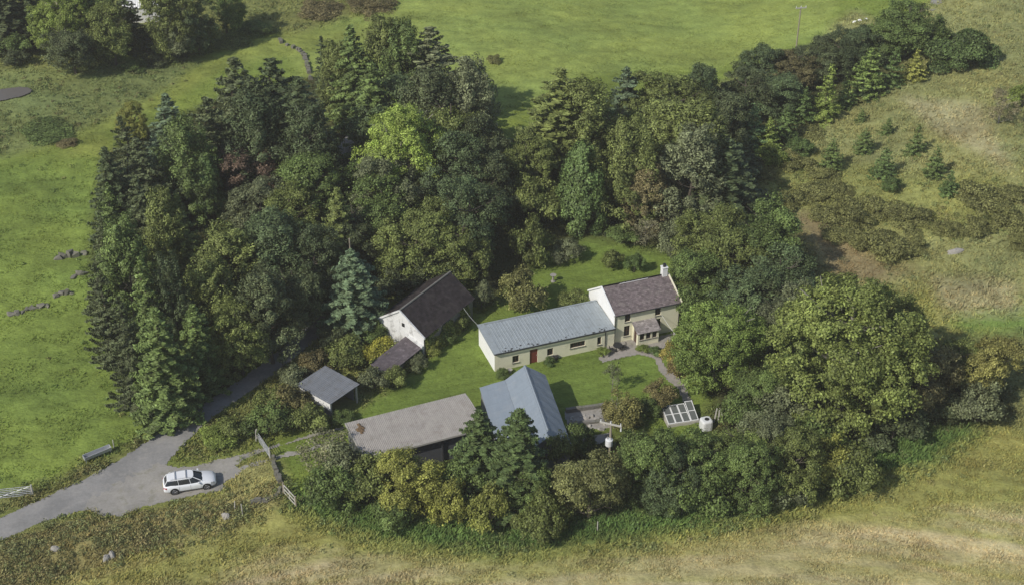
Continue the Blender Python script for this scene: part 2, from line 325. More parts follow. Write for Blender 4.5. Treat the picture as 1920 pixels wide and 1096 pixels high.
patch('garden_path', [(1120, 672), (1130, 664), (1160, 655), (1200, 655), (1225, 648), (1240, 660), (1245, 685), (1262, 700), (1285, 715), (1292, 742), (1302, 760), (1286, 762), (1272, 730), (1250, 712), (1236, 694), (1228, 672), (1200, 664), (1165, 670), (1130, 680)], .06, M['path'], warp=.08)
patch('patio', [(1127, 650), (1190, 635), (1215, 645), (1240, 630), (1275, 622), (1240, 655), (1215, 660), (1150, 664)], .075, M['path'], warp=.08)
patch('far_road', [(1736, 18), (1752, -4), (1800, -60), (1830, -60), (1770, 2), (1748, 22)], .07, M['road'])
patch('pond', [(-60, 172), (-20, 171), (5, 170), (25, 167), (42, 166), (54, 167), (60, 171), (56, 177), (42, 183), (20, 188), (0, 192), (-30, 195), (-60, 196)], .22, M['water'], warp=.08)
patch('yard', [(1056, 772), (1132, 762), (1150, 800), (1140, 830), (1076, 836)], .06, M['concrete'], warp=.1)
# ------------------------------------------------------------------ building helpers (local axes: x along the front, y away from it, z up)
def face(mb, o, u, n, L, z0, z1, ops=(), depth=.16, m=0):
    """vertical wall face with real openings; o start, u along, n outward"""
    o = Vector(o); u = Vector(u); n = Vector(n); k = Vector((0, 0, 1))
    ss = sorted({0, L} | {a for q in ops for a in q[:2]}); zs = sorted({z0, z1} | {a for q in ops for a in q[2:4]})
    P = lambda s, z, d=0: o + u * s + k * z - n * d
    for i in range(len(ss) - 1):
        for j in range(len(zs) - 1):
            a, b, c, d = ss[i], ss[i + 1], zs[j], zs[j + 1]
            if any(q[0] <= a and q[1] >= b and q[2] <= c and q[3] >= d for q in ops): continue
            mb.quad(P(a, c), P(b, c), P(b, d), P(a, d), m)
    for a, b, c, d in ops:
        for e, f in (((a, c), (b, c)), ((b, c), (b, d)), ((b, d), (a, d)), ((a, d), (a, c))):
            mb.quad(P(*e), P(*f), P(*f, depth), P(*e, depth), m)
def window(parent, o, u, n, q, cols=2, rows=1, mat='brownpaint', depth=.14, bar=.05, sill=True, name='window'):
    o = Vector(o); u = Vector(u); n = Vector(n); k = Vector((0, 0, 1)); a, b, c, d = q
    P = lambda s, z, e=0: o + u * s + k * z - n * e
    fr = MB()
    def stick(s0, s1, za, zb, e0=depth - .04, e1=depth + .02):
        fr.hexa([P(s0, za, e0), P(s1, za, e0), P(s1, za, e1), P(s0, za, e1), P(s0, zb, e0), P(s1, zb, e0), P(s1, zb, e1), P(s0, zb, e1)])
    stick(a, a + bar, c, d); stick(b - bar, b, c, d); stick(a + bar, b - bar, c, c + bar); stick(a + bar, b - bar, d - bar, d)
    for i in range(1, cols): x = a + (b - a) * i / cols; stick(x - bar / 2, x + bar / 2, c + bar, d - bar)
    for i in range(1, rows):
        z = c + (d - c) * i / rows
        for j in range(cols):
            xa = a + (b - a) * j / cols + (bar if j == 0 else bar / 2); xb = a + (b - a) * (j + 1) / cols - (bar if j == cols - 1 else bar / 2); stick(xa, xb, z - bar / 2, z + bar / 2)
    wo = fr.build(name, M[mat], parent)
    g = MB(); g.quad(P(a, c, depth), P(b, c, depth), P(b, d, depth), P(a, d, depth)); g.build('pane', M['glass'], wo)
    if sill:
        s = MB(); s.hexa([P(a - .06, c - .07, -.07), P(b + .06, c - .07, -.07), P(b + .06, c - .07, -.003), P(a - .06, c - .07, -.003), P(a - .06, c - .01, -.07), P(b + .06, c - .01, -.07), P(b + .06, c + .0, -.003), P(a - .06, c + .0, -.003)]); s.build('sill', M['stone'], wo)
    return wo
def slates(name, p00, p10, p11, p01, cw, rh, mat, parent, var=.3, seed=1, thick=.025):
    """p00-p10 eave, p01-p11 ridge; a mesh of overlapping slates"""
    r = random.Random(seed); p00, p10, p11, p01 = map(Vector, (p00, p10, p11, p01)); mb = MB()
    n = (p10 - p00).cross(p01 - p00).normalized()
    if n.z < 0: n = -n
    nr = max(2, int((p01 - p00).length / rh)); nc = max(2, int((p10 - p00).length / cw))
    P = lambda s, t: (p00 * (1 - s) + p10 * s) * (1 - t) + (p01 * (1 - s) + p11 * s) * t
    mb.hexa([P(0, 0) - n * .06, P(1, 0) - n * .06, P(1, 1) - n * .06, P(0, 1) - n * .06, P(0, 0), P(1, 0), P(1, 1), P(0, 1)], 0, .7)
    for j in range(nr):
        off = .5 * (j % 2)
        for i in range(-1, nc + 1):
            s0 = max(0, (i + off + .03) / nc); s1 = min(1, (i + off + .97) / nc)
            if s1 - s0 < .2 / nc: continue
            t0 = j / nr - .012 * r.random() / 1; t1 = min(1, (j + 1.15) / nr); dz = thick * (.8 + .9 * r.random())
            a, b, c, d = P(s0, t0) + n * dz, P(s1, t0) + n * dz * (.8 + .4 * r.random()), P(s1, t1) + n * .006, P(s0, t1) + n * .006
            mb.add([a, b, c, d, P(s0, t0), P(s1, t0)], [(0, 1, 2, 3), (4, 5, 1, 0)], 0, 1 + var * (r.random() * 2 - 1) + (.35 if r.random() < .05 else 0))
    return mb.build(name, M[mat] if isinstance(mat, str) else mat, parent)
def sheet(name, p00, p10, p11, p01, pitch, amp, mat, parent, thick=.04, shape='corr', label=None, sag=0):
    """p00-p10 eave: corrugation ribs run from eave to ridge"""
    p00, p10, p11, p01 = map(Vector, (p00, p10, p11, p01)); n = (p10 - p00).cross(p01 - p00).normalized()
    if n.z < 0: n = -n
    L = (p10 - p00).length; mb = MB(); vs = []; fs = []
    if shape == 'corr': k = max(2, int(L / pitch * 6)); pr = [(i / k, amp * math.sin(2 * math.pi * i / 6)) for i in range(k + 1)]
    else:
        pr = []; c = int(L / pitch)
        for i in range(c):
            for q, h in ((0, 0), (.10, amp), (.2, amp), (.3, 0)): pr.append(((i + q) / c, h))
        pr.append((1, 0))
    NT = 7
    for q, h in pr:
        for j in range(NT):
            t = j / (NT - 1); p = (p00 * (1 - t) + p01 * t) * (1 - q) + (p10 * (1 - t) + p11 * t) * q
            vs.append(p + n * (h + .012 * math.sin(q * 37 + j * 5)))
    o = len(vs)
    for q, h in pr:
        for t in (0, 1): p = (p00 * (1 - t) + p01 * t) * (1 - q) + (p10 * (1 - t) + p11 * t) * q; vs.append(p - n * thick)
    for i in range(len(pr) - 1):
        for j in range(NT - 1): fs.append((i * NT + j, (i + 1) * NT + j, (i + 1) * NT + j + 1, i * NT + j + 1))
        a, b = o + 2 * i, o + 2 * i + 2
        fs.append((a, a + 1, b + 1, b)); fs.append((a, b, (i + 1) * NT, i * NT)); fs.append((a + 1, i * NT + NT - 1, (i + 1) * NT + NT - 1, b + 1))
    e = len(pr) - 1
    fs.append((o, 0, *range(1, NT), o + 1)); fs.append((o + 2 * e + 1, *[e * NT + j for j in range(NT - 1, -1, -1)], o + 2 * e))
    mb.add(vs, fs); return mb.build(name, M[mat], parent, label=label)
X_, Y_ = Vector((1, 0, 0)), Vector((0, 1, 0))
# ------------------------------------------------------------------ farmhouse
L, W, he, hr, hb, rv = 7.31, 6.83, 3.58, 4.8, 2.35, 3.43
H = empty('farmhouse', (10.479, 120.841, 0), .344, label='two storey cream farmhouse with purple slate roof and end chimney', cat='house')
mb = MB(); ops = [(1.12, 1.78, .65, 1.92), (1.16, 1.78, 2.42, 3.38), (4.55, 5.2, 2.42, 3.38), (4.65, 5.25, .9, 2.0), (2.75, 3.6, .05, 2.0)]
face(mb, (0, 0, 0), X_, -Y_, L, -.3, he, ops)
for x in (0, L):
    q = [(x, 0, -.3), (x, W, -.3), (x, W, hb), (x, rv, hr), (x, 0, he)]
    mb.add(q, [(0, 1, 2, 3, 4) if x else (4, 3, 2, 1, 0)], 1 if x == 0 else 0)
mb.quad((0, W, -.3), (L, W, -.3), (L, W, hb), (0, W, hb)); mb.build('wall', [M['render_cream'], M['render_white']], H)
for q in ops[:4]: window(H, (0, 0, 0), X_, -Y_, q, 2, 2 if q[3] - q[2] > 1 else 1)
d = MB(); d.box((2.76, .12, .05), .83, .05, 1.94); do = d.build('door', M['brownpaint'], H)
d = MB(); d.cbox((3.48, .09, 1.0), .04, .06, .12); d.build('handle', M['steel'], do)
rf = empty('roof_group', (0, 0, 0)); bpy.data.objects.remove(rf)
t = .06
roof = slates('roof', (-.02, -.18, he - .06), (L + .1, -.18, he - .06), (L + .1, rv, hr + .06), (-.02, rv, hr + .06), .26, .19, 'slate', H, .28, 3)
slates('rear_slope', (L + .1, W + .15, hb - .03), (-.02, W + .15, hb - .03), (-.02, rv, hr + .06), (L + .1, rv, hr + .06), .3, .25, 'slate', roof, .28, 4)
c = MB(); c.tube([(-.05, rv, hr + .1), (L + .1, rv, hr + .1)], [.09, .09], 8); c.build('ridge_tile', M['slate'], roof)
c = MB(); c.tube([(1.9, rv - .12, hr + .10), (5.1, rv - .12, hr + .10)], [.03, .03], 6); c.build('mortar_line', M['whitepaint'], roof)
for x, mt, nm in ((-.16, 'render_white', 'gable_coping'), (L + .1, 'render_cream', 'gable_coping')):
    c = MB(); 
    for ya, za, yb, zb in ((-.15, he + .05, rv, hr + .2), (rv, hr + .2, W + .05, hb + .1)):
        c.hexa([(x, ya, za - .2), (x + .14, ya, za - .2), (x + .14, yb, zb - .2), (x, yb, zb - .2), (x, ya, za), (x + .14, ya, za), (x + .14, yb, zb), (x, yb, zb)])
    c.build(nm, M[mt], H)
c = MB(); c.cbox((L - .32, rv, hr + .42), .56, .55, 1.1); c.cbox((L - .32, rv, hr + 1.01), .66, .65, .09)
ch = c.build('chimney', M['whitepaint'], H)
c = MB(); c.tube([(L - .32, rv, hr + 1.05), (L - .32, rv, hr + 1.32)], [.17, .14], 12); c.tube([(L - .32, rv, hr + 1.30), (L - .32, rv, hr + 1.4)], [.19, .17], 12); c.build('chimney_pot', M['black'], ch)
c = MB(); c.tube([(-.02, -.25, he - .05), (L + .1, -.25, he - .05)], [.055, .055], 8); g = c.build('gutter', M['black'], H)
for x in (.06, L - .05):
    c = MB(); c.tube([(x, -.24, he - .08), (x, -.07, he - .35), (x, -.07, .05)], [.04] * 3, 8); c.build('downpipe', M['black'], H)
# porch
po = empty('porch', (0, 0, 0)); po.parent = H
x0, x1, yd, pe, pw = 2.1, 4.45, -1.35, 1.72, 2.18
mb = MB(); po_ops = [(.22, .72, .78, 1.5), (.92, 1.42, .78, 1.5), (1.62, 2.12, .78, 1.5)]
face(mb, (x0, yd, 0), X_, -Y_, x1 - x0, -.2, pe, po_ops, .1)
for x, nn in ((x0, -1), (x1, 1)):
    if nn < 0:
        face(mb, (x, 0, 0), -Y_, (-1, 0, 0), -yd, -.2, pe, [(.25, 1.0, 0, 1.68)], .1)
        mb.add([(x, yd, pe), (x, 0, pw), (x, 0, pe)], [(0, 1, 2)])
    else:
        face(mb, (x, yd, 0), Y_, (1, 0, 0), -yd, -.2, pe, [(.3, 1.05, .78, 1.5)], .1); mb.add([(x, yd, pe), (x, 0, pe), (x, 0, pw)], [(0, 1, 2)])
bpy.data.objects.remove(po); po = mb.build('porch', M['render_cream'], H)
for q in po_ops: window(po, (x0, yd, 0), X_, -Y_, q, 1, 1, 'brownpaint', .08)
window(po, (x1, yd, 0), Y_, X_, (.3, 1.05, .78, 1.5), 1, 1, 'brownpaint', .08)
d = MB(); d.box((x0 + .1, -1.0, .02), .04, .75, 1.66); d.build('porch_door', M['brownpaint'], po)
slates('porch_roof', (x0 - .15, yd - .18, pe - .04), (x1 + .15, yd - .18, pe - .04), (x1 + .15, 0, pw + .06), (x0 - .15, 0, pw + .06), .28, .2, 'porchroof', po, .3, 9)
# ------------------------------------------------------------------ long low wing
L, W, h, h2 = 13.05, 4.87, 2.25, 2.43
B = empty('farm_outbuilding', (-1.739, 115.988, 0), .351, label='long low cream range with grey metal roof joined to the farmhouse', cat='outbuilding')
ops = [(1.9, 2.6, .6, 1.45), (3.76, 4.63, 0, 1.75), (5.65, 6.3, .55, 1.42), (8.15, 9.8, .85, 1.5), (11.15, 11.6, .58, 1.52)]
mb = MB(); face(mb, (0, 0, 0), X_, -Y_, L, -.3, h, ops, .16); mb.add([(0, 0, -.3), (0, W, -.3), (0, W, h2), (0, 0, h)], [(3, 2, 1, 0)], 1); mb.quad((0, W, -.3), (L, W, -.3), (L, W, h2), (0, W, h2))
mb.add([(L, 0, -.3), (L, W, -.3), (L, W, h2), (L, 0, h)], [(0, 1, 2, 3)]); mb.build('wall', [M['render_cream'], M['render_white']], B)
for q, cc in zip((ops[0], ops[2], ops[3], ops[4]), (2, 2, 4, 1)): window(B, (0, 0, 0), X_, -Y_, q, cc, 1)
d = MB(); d.box((3.77, .11, .02), .85, .05, 1.72)
for i in range(5): d.box((3.80 + i * .165, .095, .04), .14, .012, 1.68)
do = d.build('door', M['redpaint'], B); d = MB(); d.cbox((4.52, .08, .9), .04, .05, .14); d.build('handle', M['steel'], do)
roof = sheet('roof', (.62, -.16, h + .05), (L + .0, -.16, h + .05), (L + .0, W - .12, h2 + .09), (.62, W - .12, h2 + .09), .333, .022, 'greyroof', B, .06, 'box')
c = MB(); c.hexa([(-.14, -.18, h - .04), (.60, -.18, h - .04), (.60, W + .12, h2 + .02), (-.14, W + .12, h2 + .02), (-.14, -.18, h + .07), (.60, -.18, h + .09), (.60, W + .12, h2 + .13), (-.14, W + .12, h2 + .12)]); c.build('verge_flashing', M['greyroof'], roof)
c = MB(); c.hexa([(.62, W - .1, h2 - .02), (L, W - .1, h2 - .02), (L, W + .14, h2 - .02), (.62, W + .14, h2 - .02), (.62, W - .1, h2 + .15), (L, W - .1, h2 + .15), (L, W + .14, h2 + .13), (.62, W + .14, h2 + .13)]); c.build('ridge_cap', M['greyroof'], roof)
c = MB(); c.tube([(-.1, -.24, h + .0), (L, -.24, h + .0)], [.06, .06], 8); c.build('gutter', M['black'], B)
c = MB(); c.tube([(12.0, -.24, h - .02), (12.0, -.07, h - .3), (12.0, -.07, .05)], [.04] * 3, 8); c.build('downpipe', M['black'], B)
# moss tufts lodged above the gutter
r = random.Random(5); c = MB()
for i in range(34):
    x = .9 + 11.5 * r.random() ** 1.1; y = -.08 + .5 * r.random() ** 3; s = .05 + .08 * r.random(); z = h + .07 + y * .04
    c.add([(x - s, y - s, z), (x + s, y - s * .6, z), (x + s * .7, y + s, z), (x - s, y + s * .8, z), (x, y, z + s * .6)], [(0, 1, 4), (1, 2, 4), (2, 3, 4), (3, 0, 4)])
c.build('roof_moss', M['darktimber'], roof)['kind'] = 'stuff'
# ------------------------------------------------------------------ long shed with fibre cement roof
L, W, h, h2 = 11.9, 5.61, 3.12, 2.86
B = empty('long_shed', (-13.212, 98.875, 0), .393, label='long dark open-fronted shed with pale lichened fibre cement roof', cat='shed')
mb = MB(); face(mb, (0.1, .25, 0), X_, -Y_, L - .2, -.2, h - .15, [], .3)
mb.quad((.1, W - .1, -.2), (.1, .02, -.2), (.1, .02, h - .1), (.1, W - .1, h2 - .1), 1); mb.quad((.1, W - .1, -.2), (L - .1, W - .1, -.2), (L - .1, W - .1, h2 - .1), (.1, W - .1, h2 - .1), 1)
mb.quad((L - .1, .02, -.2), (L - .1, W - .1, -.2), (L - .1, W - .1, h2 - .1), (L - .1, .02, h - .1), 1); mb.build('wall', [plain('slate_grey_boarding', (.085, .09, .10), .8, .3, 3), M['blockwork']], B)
for x in (.16, 3.9, 7.4, L - .2):
    c = MB(); c.box((x, .05, -.2), .13, .13, h - .0); c.build('post', M['silverwood'] if x < 1 else M['darktimber'], B)
roof = empty('x', (0, 0, 0)); bpy.data.objects.remove(roof)
roof = None
NS = 12
for j in range(2):
    for i in range(NS):
        t0, t1 = j / 2, (j + 1) / 2; z0 = h + (h2 - h) * t0 + .05 - .03 * j; z1 = h + (h2 - h) * t1 + .03 * (1 - j)
        xa = L * i / NS + .006; xb = L * (i + 1) / NS - .006
        s = sheet('roof_sheet' if roof else 'roof', (xa, -.15 + (W + .3) * t0 + .015 * j, z0), (xb, -.15 + (W + .3) * t0 + .015 * j, z0), (xb, -.15 + (W + .3) * t1, z1), (xa, -.15 + (W + .3) * t1, z1), .13, .005, 'fibreroof', B, .02)
        if roof: s.parent = roof
        else: roof = s
c = MB(); c.box((-.05, -.2, h - .16), L + .1, .05, .2); c.build('fascia', M['silverwood'], B)
c = MB(); c.hexa([(-.06, -.15, h - .14), (-.01, -.15, h - .14), (-.01, W + .15, h2 - .14), (-.06, W + .15, h2 - .14), (-.06, -.15, h + .07), (-.01, -.15, h + .07), (-.01, W + .15, h2 + .05), (-.06, W + .15, h2 + .05)]); c.build('fascia', M['silverwood'], B)
c = MB(); r = random.Random(3)
for i in range(16):
    x = 1.0 + .3 * r.gauss(0, .5); y = 4.2 + .5 * r.gauss(0, .5); s = .1 + .1 * r.random(); z = h + (h2 - h) * y / W + .05
    c.add([(x - s, y - s, z), (x + s, y - s, z), (x + s, y + s, z), (x - s, y + s, z), (x, y, z + .12)], [(0, 1, 4), (1, 2, 4), (2, 3, 4), (3, 0, 4)])
c.build('moss_clump', plain('brown_moss', (.15, .10, .055), .9), roof)
# ------------------------------------------------------------------ blue-grey metal shed
L, w1, w2, w3 = 10.7, 2.4, 1.97, 1.93; a, b_, c_, d_ = 2.36, 2.88, 4.32, 2.97
B = empty('blue_shed', (-.864, 99.714, 0), .203, label='smooth blue-grey metal roofed shed with lean-to beside the long range', cat='shed')
xs = [0, w1, w1 + w2, w1 + w2 + w3]; zs = [a, b_, c_, d_]
mb = MB()
for y in (.1, L - .1):
    for i in range(3): mb.add([(xs[i], y, -.2), (xs[i + 1], y, -.2), (xs[i + 1], y, zs[i + 1] - .05), (xs[i], y, zs[i] - .05)], [(0, 1, 2, 3) if y < 1 else (3, 2, 1, 0)])
mb.quad((.06, L - .1, -.2), (.06, .1, -.2), (.06, .1, a - .06), (.06, L - .1, a - .06)); mb.quad((xs[3] - .06, .1, -.2), (xs[3] - .06, L - .1, -.2), (xs[3] - .06, L - .1, d_ - .06), (xs[3] - .06, .1, d_ - .06)); mb.build('wall', M['blockwork'], B)
sheet('lean_to_roof', (-.1, -.1, a), (-.1, L + .1, a), (w1, L + .1, b_), (w1, -.1, b_), 1.0, .012, 'blueroof', B, .05, 'box')
sheet('roof', (xs[1] + .01, -.1, b_ + .015), (xs[1] + .01, L + .1, b_ + .015), (xs[2], L + .1, c_ + .01), (xs[2], -.1, c_ + .01), 1.0, .012, 'blueroof', B, .05, 'box')
sheet('roof', (xs[3] + .1, -.1, d_ - .06), (xs[3] + .1, L + .1, d_ - .06), (xs[2] + .01, L + .1, c_), (xs[2] + .01, -.1, c_), 1.0, .012, 'blueroof', B, .05, 'box')
c = MB(); c.hexa([(xs[2] - .16, -.12, c_ - .10), (xs[2] - .14, -.12, c_ - .04), (xs[2] - .14, L + .12, c_ - .04), (xs[2] - .16, L + .12, c_ - .10), (xs[2], -.12, c_ + .07), (xs[2] + .16, -.12, c_ - .05), (xs[2] + .16, L + .12, c_ - .05), (xs[2], L + .12, c_ + .07)]); c.build('ridge_cap', M['blueroof'], B)
# ------------------------------------------------------------------ stone barn
L, W, he, hr = 8.5, 5.82, 2.7, 4.75
B = empty('stone_barn', (-8.906, 118.206, 0), .975, label='old barn with dark slate roof and worn whitewashed gable', cat='barn')
mb = MB(); mb.add([(0, 0, -.3), (0, W, -.3), (0, W, he), (0, W / 2, hr), (0, 0, he)], [(4, 3, 2, 1, 0)], 0); mb.add([(L, 0, -.3), (L, W, -.3), (L, W, he), (L, W / 2, hr), (L, 0, he)], [(0, 1, 2, 3, 4)], 1)
mb.quad((0, 0, -.3), (L, 0, -.3), (L, 0, he), (0, 0, he), 1); mb.quad((L, W, -.3), (0, W, -.3), (0, W, he), (L, W, he), 1); mb.build('wall', [M['whitewash'], M['stone']], B)
c = MB(); c.cbox((-.01, 2.55, 3.2), .05, .34, .42); c.build('gable_opening', M['black'], B)
roof = slates('roof', (.0, -.2, he - .06), (L + .15, -.2, he - .06), (L + .15, W / 2, hr + .08), (.0, W / 2, hr + .08), .34, .26, 'darkslate', B, .3, 11)
slates('roof', (L + .15, W + .2, he - .06), (.0, W + .2, he - .06), (.0, W / 2, hr + .08), (L + .15, W / 2, hr + .08), .34, .26, 'darkslate', B, .3, 12)
c = MB(); c.tube([(-.05, W / 2, hr + .12), (L + .15, W / 2, hr + .12)], [.1, .1], 8); c.build('ridge_tile', M['stone'], roof)
c = MB()
for ya, za, yb, zb in ((-.22, he + .02, W / 2, hr + .2), (W / 2, hr + .2, W + .22, he + .02)): c.hexa([(-.16, ya, za - .2), (-.003, ya, za - .2), (-.003, yb, zb - .2), (-.16, yb, zb - .2), (-.16, ya, za), (-.003, ya, za), (-.003, yb, zb), (-.16, yb, zb)])
c.build('gable_coping', M['whitewash'], B)
ll, lw = 5.9, 2.05
mb = MB(); mb.quad((-ll, lw, -.2), (-ll, .25, -.2), (-ll, .25, 1.5), (-ll, lw, 2.1)); mb.quad((-ll, .25, -.2), (-.02, .25, -.2), (-.02, .25, 1.5), (-ll, .25, 1.5)); mb.quad((-.02, lw, -.2), (-ll, lw, -.2), (-ll, lw, 2.1), (-.02, lw, 2.1)); le = mb.build('lean_to', M['stone'], B)
slates('lean_to_roof', (-ll - .12, .1, 1.46), (-.02, .1, 1.46), (-.02, lw + .05, 2.15), (-ll - .12, lw + .05, 2.15), .3, .22, 'leanslate', le, .2, 14)
c = MB(); c.hexa([(-.3, .05, 1.3), (-.02, .05, 1.3), (-.02, lw + .1, 1.9), (-.3, lw + .1, 1.9), (-.3, .05, 1.62), (-.02, .05, 1.62), (-.02, lw + .1, 2.3), (-.3, lw + .1, 2.3)]); c.build('flashing', M['whitewash'], le)
IVY = (B,)
# ------------------------------------------------------------------ small open garage
L, W, h = 3.77, 4.48, 2.25
B = empty('open_garage', (-17.28, 107.975, 0), .884, label='small open-fronted garage with dark corrugated roof and white side panel', cat='garage')
mb = MB(); mb.quad((.1, W - .1, -.2), (.1, .1, -.2), (.1, .1, 1.25), (.1, W - .1, 1.25)); mb.quad((.1, W - .1, -.2), (L - .1, W - .1, -.2), (L - .1, W - .1, h), (.1, W - .1, h)); mb.quad((L - .1, .6, -.2), (L - .1, W - .1, -.2), (L - .1, W - .1, h), (L - .1, .6, h)); mb.build('wall', M['blockwork'], B)
c = MB(); c.box((.02, .05, 1.25), .05, W - .1, .98); c.build('side_panel', M['whitepaint'], B)
for x in (.12, L - .22):
    c = MB(); c.box((x, .08, -.2), .15, .15, h + .15); c.build('post', M['silverwood'], B)
sheet('roof', (-.1, -.14, h), (-.1, W + .1, h + .02), (L + .1, W + .1, h + .08), (L + .1, -.14, h + .06), .22, .028, 'garageroof', B, .05)
# ------------------------------------------------------------------ half-hidden buildings
x, y, z = at(668, 318, 0); B = empty('woodland_shed', (x, y, z), -.33, label='low brown roofed shed with pale edge deep in the dark wood', cat='shed')
mb = MB(); mb.box((-2.6, 0, -.2), 5.2, 3.6, 2.1); mb.build('wall', M['concrete'], B)
sheet('roof', (-2.8, -.2, 1.95), (2.8, -.2, 1.95), (2.8, 3.8, 2.5), (-2.8, 3.8, 2.5), .2, .03, 'fibreroof', B, .05).color = (1, 1, 1, 1)
def far_house(px, py, L, W, h, rz, wallm, roofm, name, label, cat):
    x, y, z = at(px, py, 0); B = empty(name, (x, y, z), rz, label=label, cat=cat)
    q = [(.8, 1.5, .8, 1.7), (L - 1.5, L - .8, .8, 1.7)]; mb = MB(); face(mb, (0, 0, 0), X_, -Y_, L, -.3, h, q, .12)
    for xx in (0, L): mb.add([(xx, 0, -.3), (xx, W, -.3), (xx, W, h), (xx, W / 2, h + W * .3), (xx, 0, h)], [(0, 1, 2, 3, 4) if xx else (4, 3, 2, 1, 0)])
    mb.quad((L, W, -.3), (0, W, -.3), (0, W, h), (L, W, h)); mb.build('wall', M[wallm], B)
    for k in q: window(B, (0, 0, 0), X_, -Y_, k, 2, 1, 'whitepaint', .1)
    sheet('roof', (-.2, -.2, h - .1), (L + .2, -.2, h - .1), (L + .2, W / 2, h + W * .3 + .05), (-.2, W / 2, h + W * .3 + .05), .3, .03, roofm, B)
    sheet('roof', (L + .2, W + .2, h - .1), (-.2, W + .2, h - .1), (-.2, W / 2, h + W * .3 + .05), (L + .2, W / 2, h + W * .3 + .05), .3, .03, roofm, B)
far_house(236, 44, 5, 4, 2.4, .2, 'render_white', 'whitepaint', 'far_cottage', 'white roofed cottage glimpsed between trees at the top left', 'cottage')
far_house(272, 92, 2.2, 1.8, 1.3, .3, 'whitepaint', 'greyroof', 'far_shed', 'tiny pale shed below the white roofed cottage among trees', 'shed')
